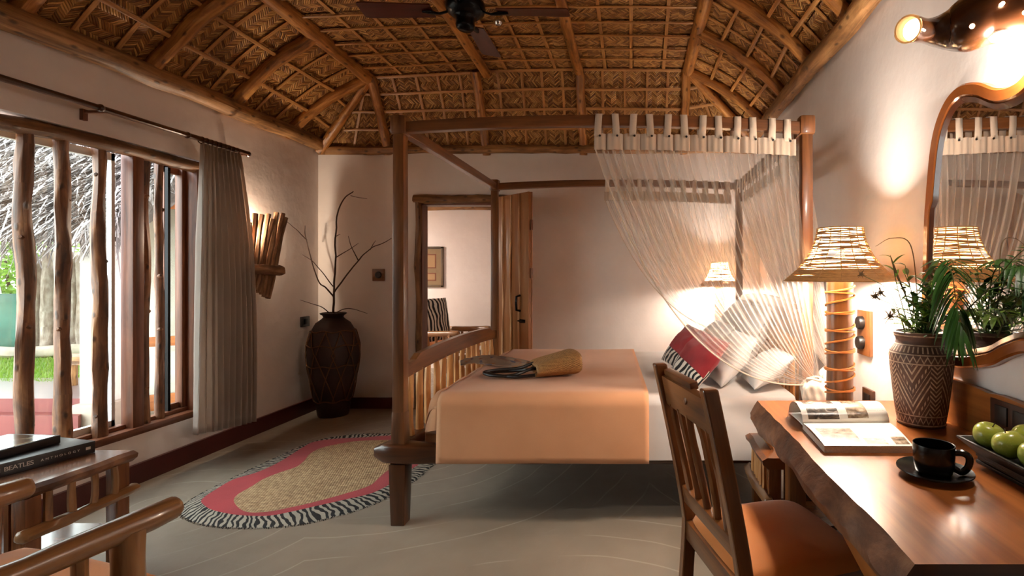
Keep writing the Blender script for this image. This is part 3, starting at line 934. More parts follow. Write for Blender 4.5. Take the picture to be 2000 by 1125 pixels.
def drape(x0f, x1f, y0, y1, zt, zb0, zb1, r, nx, wr, flare=.0, seed=0):
    """cloth over the mattress: profile runs far hem -> top -> near hem"""
    prof = []
    def add(y, z): prof.append((y, z))
    nA = 10
    for i in range(8): add(y1, lerp(zb1, zt - r, i / 7))
    for i in range(1, nA): a = pi / 2 * i / nA; add(y1 - r + r * cos(a), zt - r + r * sin(a))
    for i in range(24): add(lerp(y1 - r, y0 + r, i / 23), zt)
    for i in range(1, nA): a = pi / 2 * i / nA; add(y0 + r - r * sin(a), zt - r + r * cos(a))
    for i in range(10): add(y0 - flare * (i / 9), lerp(zt - r, zb0, i / 9))
    n = len(prof) - 1
    def fn(u, w):
        k = min(int(w * n + 1e-6), n); y, z = prof[k]
        wy = (y - y0) / (y1 - y0)
        x = lerp(x0f(wy), x1f(wy), u)
        nz = noise.noise(V((x * 2.2 + seed, y * 2.2, z * 3))) * wr
        hang = max(0, (zt - r - z)) / (zt - zb0)
        if y < (y0 + y1) / 2: return V((x, y - abs(nz) * .5 - .004 * hang * sin(x * 7 + seed), z + nz * .6 * (1 - hang)))
        return V((x, y + abs(nz) * .4, z + nz * .6 * (1 - hang)))
    m_ = MB(); m_.grid(fn, nx, n, uvs=(1.2, 2.4))
    return m_
sm = drape(lambda w: -.12, lambda w: MX1 - .01, 2.656, 4.31, .668, .345, .42, .05, 26, .008, .012, 3.0)
tag(sm.build('bed_sheet', M['sheet'], origin=(.35, 3.5, .66)), 'white sheet tucked over the pillow end of the bed', 'sheet')
# blanket with a closed, rounded foot end
BLX = -1.035
def bl0(w): return BLX
bm_ = drape(bl0, lambda w: lerp(.060, -.035, max(0, min(1, w))), 2.646, 4.325, .684, .333, .42, .07, 40, .007, .014, 8.0)
def foot_y(an): return 2.668 + .095 * smooth01(an * 1.15)
def foot(u, w):
    """quarter round end tucked down inside the rails"""
    an = u; xx = BLX - .105 * sin(an * pi / 2)
    zt = lerp(.683, .368, 1 - cos(an * pi / 2)) if an < 1 else .368
    y = lerp(foot_y(an), 4.32 - .03 * an, w)
    edge = min(w, 1 - w) * 1.645; rr = .08
    dz = rr - math.sqrt(max(0, rr * rr - max(0, rr - edge) ** 2)) if edge < rr else 0
    bul = .025 * sin(an * pi) * (1 + .5 * sin(w * 23))
    return V((xx - bul * .5, y, max(.366, zt - dz * (1 - an * .5) + .004 * sin(w * 31 + an * 4))))
bm_.grid(foot, 14, 40, uvs=(.4, 1.6))
def foot_side(u, w):
    z = lerp(.368, lerp(.62, .37, 1 - cos(u * pi / 2)), w)
    return V((BLX - .105 * sin(u * pi / 2) - .018 * sin(u * pi) * sin(w * pi), max(foot_y(u), lerp(2.766, 2.668, smooth01((z - .44) / .06))), z))
bm_.grid(foot_side, 10, 12, uvs=(.1, .3))
tag(bm_.build('blanket', M['blanket'], origin=(-.5, 3.5, .66), solid=.006), 'apricot orange blanket spread over the foot of the bed', 'blanket')

# ---- pillows and cushions
def pillow_mesh(w, h, t, n=18, ear=.12, crease=.009, seed=0):
    m_ = MB()
    for side in (1, -1):
        def fn(u, v_):
            a, b = sin(pi / 2 * (u * 2 - 1)), sin(pi / 2 * (v_ * 2 - 1))
            x = a * w / 2 * (1 - ear * .35 * (1 - abs(b) ** 3) * abs(a) ** 3 * .6); y = b * h / 2 * (1 - ear * .35 * (1 - abs(a) ** 3) * abs(b) ** 3 * .6)
            d = max(0, (1 - a ** 2)) ** .48 * max(0, (1 - b ** 2)) ** .48
            z = t / 2 * d + crease * noise.noise(V((a * 2.5 + seed, b * 2.5, side * 3))) * d * 3
            return V((x, y, side * z))
        if side > 0: m_.grid(fn, n, n, uvs=(1, 1))
        else: m_.grid(lambda u, v_: fn(1 - u, v_), n, n, uvs=(1, 1))
    return m_
def orient(normal, up, loc):
    n_ = V(normal).normalized(); u_ = V(up); u_ = (u_ - n_ * u_.dot(n_)).normalized(); r_ = u_.cross(n_)
    return Matrix.Translation(loc) @ Matrix((r_, u_, n_)).transposed().to_4x4()
def put_pillow(name, mat, w, h, t, normal, up, loc, label, cat, group=None, frill=None, roll=0, **kw):
    u_ = V(up)
    if roll: u_ = Matrix.Rotation(roll, 3, V(normal)) @ u_
    mt = orient(normal, u_, loc)
    m_ = pillow_mesh(w, h, t, seed=loc[1] * 3)
    o = m_.build(name, mat, world=False)
    o.matrix_world = mt
    tag(o, label, cat, group)
    if frill:
        fr = MB(); n = 160
        def ring(u, v_):
            a = u * 4; k = int(a) % 4; f = a - int(a)
            c = [(-1, -1), (1, -1), (1, 1), (-1, 1)]; p0, p1 = c[k], c[(k + 1) % 4]
            x, y = lerp(p0[0], p1[0], f) * w / 2 * .97, lerp(p0[1], p1[1], f) * h / 2 * .97
            d = V((x, y, 0)).normalized()
            return V((x, y, 0)) + d * frill * v_ + V((0, 0, .006 * v_ * sin(u * 2 * pi * 50)))
        fr.grid(ring, n, 2, uvs=(30, .1), closed_u=True)
        f_ = fr.build('frill', mat, world=False); f_.parent = o
    return o

def m_cushion():
    t = NT('red_cushion_zebra_corner')
    tc = t.n('ShaderNodeTexCoord'); sp = t.n('ShaderNodeSeparateXYZ'); t.set(sp, 0, tc.outputs['UV'])
    # zebra patch below a slanted seam
    cut = t.math('LESS_THAN', t.math('ADD', sp.outputs[1], t.math('MULTIPLY', sp.outputs[0], .12)), .43)
    v = t.uv((4.2, 4.2, 1), rnd=False, rot=(0, 0, R(20)))
    nd = t.n('ShaderNodeTexWave', wave_type='BANDS', bands_direction='X'); t.set(nd, 'Vector', v)
    nd.inputs['Scale'].default_value = .8; nd.inputs['Distortion'].default_value = 5.0; nd.inputs['Detail'].default_value = 1.0; nd.inputs['Detail Scale'].default_value = .9
    z = t.ramp(nd.outputs[0], [(.44, lin((24, 20, 22))), (.54, lin((230, 220, 206)))])
    n1 = t.noise(t.uv(obj=True), 4, 3)
    red = t.ramp(n1, [(.3, lin((128, 20, 30))), (.7, lin((164, 32, 38)))])
    fine = t.noise(t.uv(obj=True), 260, 2)
    return t.fin(t.mix(cut, red, z), .9, t.bump(fine, .25, .002), **{'Sheen Weight': .2})
M['cushion'] = m_cushion()
ZS = .674
def lean(deg, turn=0):
    """normal and up of a pillow leaning back by deg and turned towards the foot of the bed"""
    ph, tu = R(deg), R(turn)
    return (-cos(ph) * cos(tu), -cos(ph) * sin(tu), sin(ph)), (sin(ph) * cos(tu), sin(ph) * sin(tu), cos(ph))
n1, u1 = lean(25); n2, u2 = lean(38, 6); n3, u3 = lean(38, 30); n4, u4 = lean(52)
put_pillow('pillow', M['pillow'], .51, .42, .17, n1, u1, (.733, 3.99, ZS + .225), 'white frilled pillow leaning on the headboard farthest from the desk', 'pillow', frill=.028)
put_pillow('pillow', M['pillow'], .51, .42, .17, n1, u1, (.733, 3.41, ZS + .225), 'white frilled pillow leaning on the headboard behind the knotted net', 'pillow', frill=.028)
put_pillow('pillow', M['pillow'], .46, .36, .15, n2, u2, (.512, 3.60, ZS + .150), 'white pillow propped behind the red cushions by the doorway side', 'pillow')
put_pillow('pillow', M['pillow'], .42, .34, .15, n2, u2, (.545, 3.05, ZS + .143), 'plump white pillow behind the red cushion by the desk chair', 'pillow')
put_pillow('pillow', M['pillow'], .36, .28, .13, n4, u4, (.732, 2.905, ZS + .105), 'small white pillow lying flat beside the knotted net', 'pillow')
put_pillow('cushion', M['cushion'], .31, .31, .13, n3, u3, (.322, 3.44, ZS + .142), 'red cushion with a zebra corner, on the doorway side of its twin', 'cushion', roll=R(-10))
put_pillow('cushion', M['cushion'], .32, .32, .13, n3, u3, (.355, 2.98, ZS + .146), 'red cushion with a zebra corner, propped nearest the desk chair', 'cushion', roll=R(-10))

# ---- straw bag with cord handles and a patterned scarf
bag = thing('straw_bag', (-.5, 3.15, .69), 'woven straw tote bag lying on the apricot blanket', 'bag')
mouth = [V((-.70, 3.34, .70)), V((-.585, 2.985, .70))]
base = [V((-.42, 3.36, .70)), V((-.325, 3.05, .70))]
mb = MB()
def bagf(u, v_):
    a = u * 2 * pi
    c0, c1 = (mouth[0] + mouth[1]) / 2, (base[0] + base[1]) / 2
    ax = lerp(mouth[0] - mouth[1], base[0] - base[1], v_) / 2
    th = lerp(.024, .064, min(1, v_ * 1.2) ** .8)
    end = 1 - max(0, (v_ - .88) / .12) ** 2 * .18
    c = c0.lerp(c1, v_)
    ca, sa = cos(a), sin(a)
    ca = abs(ca) ** .6 * (1 if ca > 0 else -1); sa2 = abs(sa) ** .75 * (1 if sa > 0 else -1)
    wv = .012 * sin(a * 3 + 1) * (1 - v_)
    return c + ax * ca * end * (1 + .02 * sin(v_ * 9)) + V((0, 0, .004 + th * (1 + sa2 * end) + wv * sin(a)))
mb.grid(bagf, 40, 18, uvs=(1, .4), closed_u=True)
nb = len(mb.v); mb.face(list(range(nb - 40, nb)), [(0, 0)] * 40)
def m_straw(name, c1, c2, sc=90.0):
    t = NT(name)
    v = t.uv((sc, sc * .6, 1), rnd=False)
    sp = t.n('ShaderNodeSeparateXYZ'); t.set(sp, 0, v)
    ch = t.math('FLOORED_MODULO', t.math('ADD', t.math('FLOOR', sp.outputs[0]), t.math('FLOOR', sp.outputs[1])), 2.0)
    n1 = t.noise(t.uv((40, 40, 1)), 1.0, 4)
    f = t.math('ADD', t.math('MULTIPLY', ch, .35), t.math('MULTIPLY', n1, .65))
    c = t.ramp(f, [(.25, lin(c1)), (.75, lin(c2))])
    return t.fin(c, .7, t.bump(f, .5, .004))
M['straw'] = m_straw('woven_straw', (128, 88, 46), (196, 148, 90))
mb.build('body', M['straw'], bag, solid=.006)
def cord(pts, r, name, mat, par): p = MB(); p.tube(spline(pts, 40), r, n=8); return p.build(name, M[mat], par)
zc = .705
cord([(-.62, 3.10, .735), (-.72, 3.15, .715), (-.86, 3.17, zc), (-.93, 3.12, zc), (-.86, 3.06, zc), (-.72, 3.0, zc), (-.60, 3.0, .715)], .010, 'handle', 'darkplastic', bag)
cord([(-.66, 3.25, .745), (-.74, 3.19, .722), (-.86, 3.14, .72), (-.925, 3.09, .715), (-.86, 3.03, .708), (-.74, 3.02, .71), (-.63, 3.10, .74)], .010, 'handle', 'darkplastic', bag)
mb = MB()
far_ = [PZ(899, 712, .69), PZ(915, 702, .695), PZ(945, 696.5, .70), PZ(985, 699, .71), PZ(1035, 709, .72)]
near_ = [PZ(900, 716, .69), PZ(925, 712, .69), PZ(945, 714, .69), PZ(990, 719, .69), PZ(1030, 720, .70)]
fa, ne = spline(far_, 30), spline(near_, 30)
mb.grid(lambda u, v_: fa[int(round(u * 29))].lerp(ne[int(round(u * 29))], v_) + V((0, 0, .008 + .022 * sin(pi * v_) * (.6 + .5 * sin(u * 9 + v_ * 5)) + .008 * noise.noise(V((u * 9, v_ * 6, 1))))), 29, 12, uvs=(1, .5))
def m_scarf():
    t = NT('patterned_scarf'); v = t.uv((1, 1, 1), rnd=False)
    vo = t.n('ShaderNodeTexVoronoi', voronoi_dimensions='2D'); t.set(vo, 'Vector', v); vo.inputs['Scale'].default_value = 16
    wn = t.n('ShaderNodeTexWhiteNoise', noise_dimensions='3D'); t.set(wn, 0, vo.outputs['Color'])
    pat = t.ramp(wn.outputs[0], [(.0, lin((150, 128, 108))), (.4, lin((128, 70, 48))), (.55, lin((164, 110, 66))), (.7, lin((92, 90, 108))), (.85, lin((162, 140, 118)))], 'CONSTANT')
    c = t.mix(t.ramp(t.noise(v, 4.0, 2), [(.45, (0, 0, 0, 1)), (.58, (1, 1, 1, 1))]), lin((150, 128, 108)), pat)
    return t.fin(c, .85, t.bump(t.noise(v, 60, 2), .2, .003))
M['scarf'] = m_scarf()
tag(mb.build('scarf', M['scarf'], origin=(-1.0, 3.6, .69), solid=.005), 'crumpled patterned scarf trailing from the straw bag', 'scarf')

# ---- mosquito nets on the canopy -----------------------------------------
def net_panel(name, label, tops, tie, ntab, c1, c2, pl_axis, tab_axis, edge_side, freq_pl, tie_r=.035, loose=1.0):
    """tops: (start,end) on the rail; tie: gathering point; c1,c2: control offsets of the free edge"""
    A, B = V(tops[0]), V(tops[1]); T = V(tie)
    root = thing(name, (T.x, T.y, T.z), label, 'bed net', group='white nets hung on the bed canopy')
    ax = (B - A).normalized(); pa = V(pl_axis)
    rail_z = A.z
    zb = rail_z - .105
    # tabs looped over the rail
    for i in range(ntab):
        f = (i + .25) / (ntab - .3)
        c = A.lerp(B, f) + V((0, 0, .035 * (1 - (2 * ((c_ := A.lerp(B, f)).x - BX0) / (BX1 - BX0) - 1) ** 2))) if abs(ax.x) > .5 else A.lerp(B, f)
        w = .036; r_ = .040
        p = MB()
        loop = [(-.032, -.085), (-.033, -.02), (-.031, .03), (0, .036), (.031, .03), (.033, -.02), (.032, -.085)]
        p.grid(lambda u, v_: c + ax * ((u - .5) * w + .006 * sin(i * 3 + v_ * 4)) + pa * loop[int(round(v_ * 6))][0] + V((0, 0, loop[int(round(v_ * 6))][1])), 2, 6, uvs=(.04, .25))
        tb = p.build('tab', M['netband'], root, solid=.002)
        p = MB(); q = c + pa * .037 + V((0, 0, -.085)) + ax * .008
        p.lathe([(0, .003), (.006, .002), (.006, -.002)], n=8); p.xform(Matrix.Translation(q) @ pa.to_track_quat('Z', 'Y').to_matrix().to_4x4())
        p.build('button', M['darkplastic'], tb)
    # heading band of doubled cotton
    amp = .020
    def top_pt(u, dz=0):
        q = A.lerp(B, u)
        rise = .035 * (1 - (2 * (q.x - BX0) / (BX1 - BX0) - 1) ** 2) if abs(ax.x) > .5 else 0
        return q + V((0, 0, rise + dz))
    def pleat(u): return (abs(sin(pi * ntab * u + .9)) ** .35 - .6) * amp * .9 + .003 * sin(2 * pi * ntab * 2.7 * u)
    p = MB()
    p.grid(lambda u, v_: top_pt(u, lerp(-.07, -.155, v_)) + pa * (.018 + pleat(u)), ntab * 14, 3, uvs=(2, .1))
    p.build('heading_band', M['netband'], root)
    # the net itself, strands running from the rail to the tie
    nu, nv = freq_pl * 12, 44
    def fn(u, v_):
        s = v_ ** .92
        p0 = top_pt(u, -.15)
        k = u if edge_side > 0 else 1 - u
        q1 = lerp(V(c1[0]), V(c1[1]), k); q2 = lerp(V(c2[0]), V(c2[1]), k)
        p3 = T + ax * (u - .5) * tie_r * 1.6 + V((0, 0, .03 * (k - .5)))
        q = bez(p0, q1, q2, p3, s)
        f = (1 - s) ** .6
        a_ = amp * (1.0 + .9 * sin(pi * s) * loose) * f + .004
        ph = 2 * pi * freq_pl * u + 1.5 * noise.noise(V((u * 11, s * 2.0, 3)))
        off = sin(ph) * a_ * .55 + .6 * pleat(u) * f + .012 * noise.noise(V((u * 5, s * 4, 9))) * f
        return q + pa * off + ax * cos(ph) * a_ * .25
    p = MB(); p.grid(fn, nu, nv, uvs=(1, 1)); p.build('net', M['net'], root)
    # hem along the free edge
    ue = 0.0 if edge_side > 0 else 1.0
    p = MB(); p.tube([fn(ue, i / 40) for i in range(41)], .004, n=5); p.build('hem', M['netband'], root)
    # knot and hanging tail below the tie
    p = MB()
    def tail(u, v_):
        a = 2 * pi * u; r_ = .074 * sin(min(1, v_ * 4.5 + .18) * pi / 2) ** .7 * (1 + .08 * sin(a * 5 + v_ * 6) + .05 * sin(a * 11 - v_ * 9) + .06 * noise.noise(V((cos(a) * 2, sin(a) * 2, v_ * 7))))
        return T + V((cos(a) * r_ * .95 + .012 * sin(v_ * 4), sin(a) * r_ * .8, .012 - v_ * .25 + .008 * sin(a * 3 + 1) * (1 - v_)))
    p.grid(tail, 64, 26, uvs=(1, .4), closed_u=True); p.build('gathered_tail', M['bundle'], root)
    p = MB(); p.tube([T + V((cos(a) * .034, sin(a) * .032, .014 + .004 * sin(a * 2))) for a in [2 * pi * i / 24 for i in range(25)]], .006, n=8); p.build('tie_band', M['bundle'], root)
    return root
RZ = 2.075
net_panel('bed_net', 'sheer net panel swept aside and knotted at the post beside the lamp', ((-.225, BY0, RZ), (BX1 - .06, BY0, RZ)), (.892, BY0 - .105, .765), 12,
          ((.02, BY0 - .04, 1.22), (.82, BY0 - .06, 1.55)), ((.36, BY0 - .09, .70), (.88, BY0 - .10, 1.10)), (0, -1, 0), None, 1, 24)
net_panel('bed_net', 'sheer net panel on the canopy rail facing the doorway wall', ((-.29, BY1, RZ), (BX1 - .06, BY1, RZ)), (.93, BY1 + .115, .80), 12,
          ((-.02, BY1 + .04, 1.3), (.82, BY1 + .06, 1.55)), ((.34, BY1 + .09, .80), (.90, BY1 + .11, 1.1)), (0, 1, 0), None, 1, 20)
net_panel('bed_net', 'sheer net panel hanging behind the headboard', ((BX1, BY1 - .08, RZ), (BX1, BY0 + .08, RZ)), (1.03, BY0 + .03, .80), 16,
          ((BX1 + .10, BY1 - .35, 1.35), (BX1 + .10, BY0 + .1, 1.55)), ((BX1 + .14, BY0 + .6, .95), (BX1 + .14, BY0 + .08, 1.1)), (1, 0, 0), None, 1, 22)
# ================================================================ DESK SIDE
DZT = .75
rnd = random.Random(21)
def merge(dst, src):
    b0 = len(dst.v); dst.v += src.v
    for fc, uv, mi in zip(src.f, src.uv, src.mi): dst.face([b0 + k_ for k_ in fc], uv, mi)

# ---- bedside tables (slab top, sticks, log rail, board legs)
def bedside(x0, x1, y0, y1, zt, label, seed, name='bedside_table', grp='slab topped bedside tables', nst=6):
    """x0 is the live edge side, x1 the back"""
    g = 1 if x1 > x0 else -1
    t = thing(name, ((x0 + x1) / 2, (y0 + y1) / 2, 0), label, 'table', group=grp)
    p = MB(); n = 24
    def f(u, v_):
        y = lerp(y0, y1, v_); w = .010 * noise.noise(V((y * 9, seed, 0))) + .016 * noise.noise(V((y * 3.3, seed, 4)))
        pr = [(x1, zt - .05), (x0 + g * .028 + w, zt - .05), (x0 + g * .004 + w, zt - .03), (x0 + w, zt - .012), (x0 + g * .022 + w, zt), (x1, zt)]
        q = pr[int(round(u * 5))]
        return V((q[0], y, q[1]))
    p.grid(f, 5, n, uvs=(.5, y1 - y0)); p.uv = [[(b, a) for a, b in q] for q in p.uv]
    p.uv = [[(p.v[i_].y, p.v[i_].x + p.v[i_].z) for i_ in fc] for fc in p.f]
    for j_ in range(n):
        for i_ in (1, 2, 3): p.mi[j_ * 5 + i_] = 1
    k = n * 6; p.face([0, 1, 2, 3, 4, 5], [(0, 0)] * 6); p.face([k + 5, k + 4, k + 3, k + 2, k + 1, k], [(0, 0)] * 6)
    p.build('top', [M['table'], M['bark']], t, smooth=False)
    for yy in (y0 + .035, y1 - .035):
        for xx in (x0 + g * .06, x1 - g * .05):
            p = MB(); p.box((xx, yy, (zt - .05) / 2), (.055, .055, zt - .05), bev=.005); p.build('leg', M['table'], t)
    p = MB(); p.box((x0 + g * .12, y0 + .04, zt / 2 - .02), (.018, .04, zt - .06)); p.build('side_board', M['table'], t, smooth=False)
    p = MB(); log(p, (x0 + g * .025, y0 - .01, zt - .185), (x0 + g * .025, y1 + .01, zt - .175), .024, .022, k=12, n=9, wob=.008, seed=seed, rough=.3, cap_round=True); p.build('rail', M['armlog'], t)
    for i in range(nst):
        yy = lerp(y0 + .08, y1 - .08, i / (nst - 1))
        p = MB(); log(p, (x0 + g * .03, yy, zt - .17), (x0 + g * .03, yy, zt - .045), .014, .012, k=5, n=7, wob=.003, seed=i + seed, rough=.3); p.build('stick', M['stick'] if g > 0 else M['armlog'], t)
    p = MB(); p.box(((x0 + x1) / 2 + g * .03, (y0 + y1) / 2, zt * .35), (abs(x1 - x0) - .12, y1 - y0 - .08, .02)); p.build('shelf', M['table'], t, smooth=False)
    return t
bedside(.545, 1.13, 2.24, 2.60, .50, 'bedside table tucked between the desk end and the bed', 4)
bedside(.56, 1.15, 4.56, 4.98, .50, 'bedside table in the corner beyond the bed', 9)
p = MB(); rm = Matrix.Rotation(R(-14), 3, 'Z') @ Matrix.Rotation(R(-38), 3, 'Y')
p.box((.612, 2.455, .546), (.014, .20, .11), rot=rm, bev=.003)
tag(p.build('wooden_plaque', m_plain('carved_plaque', (150, 108, 64), .5, .3, 60, .4, 120), origin=(.612, 2.455, .50)), 'small carved wooden plaque leaning on the bedside table', 'plaque')

# ---- bamboo lamps with cane shades
def m_shade():
    t = NT('shade_lining')
    tl = t.n('ShaderNodeBsdfTranslucent', ins={0: lin((240, 216, 172))}); df = t.n('ShaderNodeBsdfDiffuse', ins={0: lin((236, 216, 180))})
    mx = t.n('ShaderNodeMixShader', ins={0: .62}); t.set(mx, 1, df.outputs[0]); t.set(mx, 2, tl.outputs[0])
    t.t.links.new(mx.outputs[0], t.out.inputs[0]); return t.mat
M['lining'] = m_shade()
M['cane'] = m_plain('cane_strips', (172, 124, 72), .5, .25, 40, .2)
M['bamboo'] = m_wood('bamboo_culm', (84, 52, 26), (140, 96, 54), .35, 1.2, 30, .1, coat=.3)
M['bulb'] = m_emit('lit_bulb', (255, 214, 160), 10)
def lamp(loc, sc, z0, ztop, zbrim, rb, rt, label, energy, seed):
    x, y, _ = loc
    r_ = random.Random(seed)
    t = thing('table_lamp', (x, y, z0), label, 'lamp', group='bamboo lamps with cane shades')
    zc = zbrim + .01
    p = MB(); prof = []
    hh = zc - z0
    for i in range(25):
        f = i / 24; rr = .058 * sc * (1 + .05 * math.exp(-((f - .30) / .012) ** 2) + .06 * math.exp(-((f - .74) / .012) ** 2)) * (1 + .1 * max(0, .06 - f) / .06)
        prof.append((rr, z0 + hh * f))
    p.lathe(prof, 24, (x, y, 0), wob=.03); p.uv = [[(b, a * .36) for a, b in q] for q in p.uv]
    p.build('bamboo_stem', M['bamboo'], t)
    # cane lashing wound round the stem
    turns = [(0, .01)]
    pts = []; n = 420; f = .02
    for i in range(n):
        u = i / n; a = u * 2 * pi * 21
        zz = z0 + hh * (.03 + .94 * (u + .030 * sin(u * 2 * pi * 8.5 + seed)))
        pts.append(V((x + cos(a) * .063 * sc, y + sin(a) * .063 * sc, zz)))
    p = MB(); p.tube(pts, .0045 * sc, n=5); p.build('lashing', m_plain('lashing_cane', (196, 128, 66), .5, .12), t)
    # shade: lining, horizontal canes, uprights
    def sr(f):   # 0 brim .. 1 top, flared bell
        return rt + (rb - rt) * (1 - f) ** 2.3 + .008 * sin(f * pi)
    p = MB(); m = 14
    p.lathe([(sr(i / m) - .006, lerp(zbrim, ztop, i / m)) for i in range(m + 1)][1:], 48, (x, y, 0))
    p.f = p.f[:-2]; p.uv = p.uv[:-2]; p.mi = p.mi[:-2]
    sh = p.build('shade', M['lining'], t)
    for i in range(74):
        fz = (i + r_.uniform(-.25, .25)) / 45 if i < 46 else .30 * (i - 46) / 28
        f0 = max(0.0, min(1, fz)) ** 1.25; amp_ = r_.uniform(.004, .02) * (1 if .05 < f0 < .95 else .2); ph = r_.uniform(0, 6.28); k = r_.choice((1, 2, 3))
        pts = []
        for j in range(41):
            a = 2 * pi * j / 40; f = max(0, min(1, f0 + amp_ * 1.4 * sin(k * a + ph)))
            pts.append(V((x + cos(a) * (sr(f) + r_.uniform(-.001, .002)), y + sin(a) * (sr(f)), lerp(zbrim, ztop, f))))
        pts[-1] = pts[0]
        p = MB(); p.tube(pts, r_.uniform(.0024, .0036) * sc, n=5, cap=False); p.build('cane', M['cane'], sh)
    for j in range(16):
        a = 2 * pi * j / 16 + r_.uniform(-.05, .05)
        p = MB(); p.tube([V((x + cos(a) * (sr(i / 12) + .001), y + sin(a) * (sr(i / 12) + .001), lerp(zbrim, ztop, i / 12))) for i in range(13)], .0026 * sc, n=5); p.build('rib', M['cane'], sh)
    p = MB(); cb = V((x, y, zbrim + .11 * sc))
    p.lathe([(0, -.045), (.02, -.04), (.032, -.01), (.03, .012), (.016, .03), (0, .034)], 16, cb); p.build('bulb', M['bulb'], t)
    light('lamp_light', 'POINT', cb + V((0, 0, -.03 * sc)), energy, (1.0, .90, .78), t, size=.075)
    return t
lamp((.927, 2.345, 0), 1.0, .50, 1.515, 1.275, .246, .098, 'tall bamboo lamp with a flared cane shade behind the desk', 36, 3)
lamp((.765, 4.76, 0), .82, .50, 1.425, 1.20, .19, .080, 'bamboo lamp with a cane shade in the corner beyond the bed', 30, 8)

# ---- desk: live edge slab
desk = thing('desk', (.86, 1.6, 0), 'long live edge wooden desk under the mirror', 'desk')
DY0, DY1, DX = .975, 2.25, .528
p = MB(); n = 60
def edge_x(y, k): return DX + .012 * noise.noise(V((y * 3.1, k, 0))) + .005 * noise.noise(V((y * 14, k, 2)))
def f(u, v_):
    y = lerp(DY0, DY1, v_)
    y += 0
    th = .088 + .012 * noise.noise(V((y * 2.2, 5, 0)))
    ex = edge_x(y, 0)
    pr = [(1.19, DZT - th), (ex - .028 + .012 * noise.noise(V((y * 7, 2, 1))), DZT - th), (ex - .036 + .016 * noise.noise(V((y * 9, 4, 1))), DZT - th * .62), (ex - .016 + .006 * noise.noise(V((y * 11, 6, 1))), DZT - .022), (ex, DZT), (ex + .004, DZT), (1.19, DZT)]
    q = pr[int(round(u * 6))]
    return V((q[0], y, q[1]))
p.grid(f, 6, n, uvs=(.8, DY1 - DY0))
p.uv = [[(p.v[i].y, p.v[i].x + p.v[i].z) for i in fc] for fc in p.f]
for j in range(n):
    for i in range(6): p.mi[j * 6 + i] = 1 if i in (1, 2, 3) else 0
k = n * 7; p.face(list(range(7)), [(0, 0), (.3, 0), (.3, .05), (.3, .1), (.3, .1), (.3, .1), (0, .1)], 2); p.face(list(range(k + 6, k - 1, -1)), [(0, 0)] * 7, 0)
p.build('desktop', [M['desk'], M['bark'], M['rail']], desk)
p = MB(); p.prism([V((.50, DY0 + .01, .60)), V((.53, 1.35, .635)), V((.56, 1.62, .655)), V((1.1, 1.62, .655)), V((1.1, DY0 + .01, .60))], (0, 0, .055)); p.build('under_slab', M['desk'], desk, smooth=False)
p = MB(); pts = [V((1.168, DY0, DZT + .001)), V((1.168, 2.02, DZT + .001))]
top = [V((1.168, lerp(2.02, DY0, i / 20), .915 - .012 * (i / 20) + .006 * noise.noise(V((i * .6, 1, 2))))) for i in range(21)]
p.prism(pts + top, (.022, 0, 0)); p.build('backsplash', M['desk'], desk, smooth=False)
for (xx, yy) in ((.66, 2.14), (1.1, 2.14), (.66, 1.08), (1.1, 1.08)):
    p = MB(); p.box((xx, yy, .33), (.07, .07, .66), bev=.008); p.build('leg', M['chair'], desk)
p = MB(); p.prism([V((.585, 1.70, .665)), V((.62, 1.74, .665)), V((.6, 1.72, .59))], (.03, 0, 0)); p.build('bracket', M['table'], desk, smooth=False)
# power panel let into the backsplash
pp = thing('power_socket', (1.168, 1.60, .85), 'dark double power socket set in the desk backsplash', 'socket')
p = MB(); p.box((1.172, 1.60, .852), (.012, .19, .095), bev=.006); p.build('plate', m_plain('dark_wood_plate', (58, 32, 22), .35, .1), pp)
for yy in (1.64, 1.56):
    p = MB(); p.box((1.165, yy, .852), (.008, .055, .06), bev=.003); p.build('socket_insert', M['darkplastic'], pp)

# ---- desk chair
ch = thing('desk_chair', (.43, 1.64, 0), 'slatted wooden chair with an orange seat pulled up to the desk', 'chair', rz=R(16))
def cp(mb_, name, mat='chair', **kw): return mb_.build(name, M[mat], ch, world=False, **kw)
def slant(z): return -.20 - (.11 * max(0, (z - .45) / .55) ** 1.15) - (.03 * max(0, (.45 - z) / .45))
def post_path(y, z0, z1, k=10): return [V((slant(lerp(z0, z1, i / (k - 1))), y, lerp(z0, z1, i / (k - 1)))) for i in range(k)]
def ribbon(path, wx, wy, name, mat='chair'):
    p = MB(); k = len(path)
    def f(u, v_):
        q = path[int(round(v_ * (k - 1)))]; cx, cy = ((-1, -1), (1, -1), (1, 1), (-1, 1))[int(round(u * 4)) % 4]
        return q + V((cx * wx / 2, cy * wy / 2, 0))
    p.grid(f, 4, k - 1, uvs=(.15, 1), closed_u=True); p.uv = [[(b, a) for a, b in q] for q in p.uv]
    n_ = len(p.v); p.face([3, 2, 1, 0], [(0, 0)] * 4); p.face([n_ - 4, n_ - 3, n_ - 2, n_ - 1], [(0, 0)] * 4)
    return cp(p, name, mat, smooth=False, bev=.006)
for y in (-.205, .205): ribbon(post_path(y, 0, 1.0, 14), .045, .034, 'back_post')
for y in (-.195, .195):
    p = MB(); p.box((.19, y, .22), (.04, .04, .44), bev=.005); cp(p, 'leg')
p = MB()   # crest board with a raised middle
for (ya, yb, za, zb) in ((-.188, .188, .865, .965), (-.05, .188, .96, .985)):
    p.box((slant(.92) + .005, (ya + yb) / 2, (za + zb) / 2), (.028, yb - ya, zb - za), rot=Matrix.Rotation(R(-11), 3, 'Y'), bev=.006)
cp(p, 'crest_board')
p = MB(); p.lathe([(0, .004), (.012, .002), (.014, -.002)], 10); p.xform(Matrix.Translation((slant(.92) - .012, -.02, .925)) @ V((-1, 0, .2)).to_track_quat('Z', 'Y').to_matrix().to_4x4()); cp(p, 'knot')
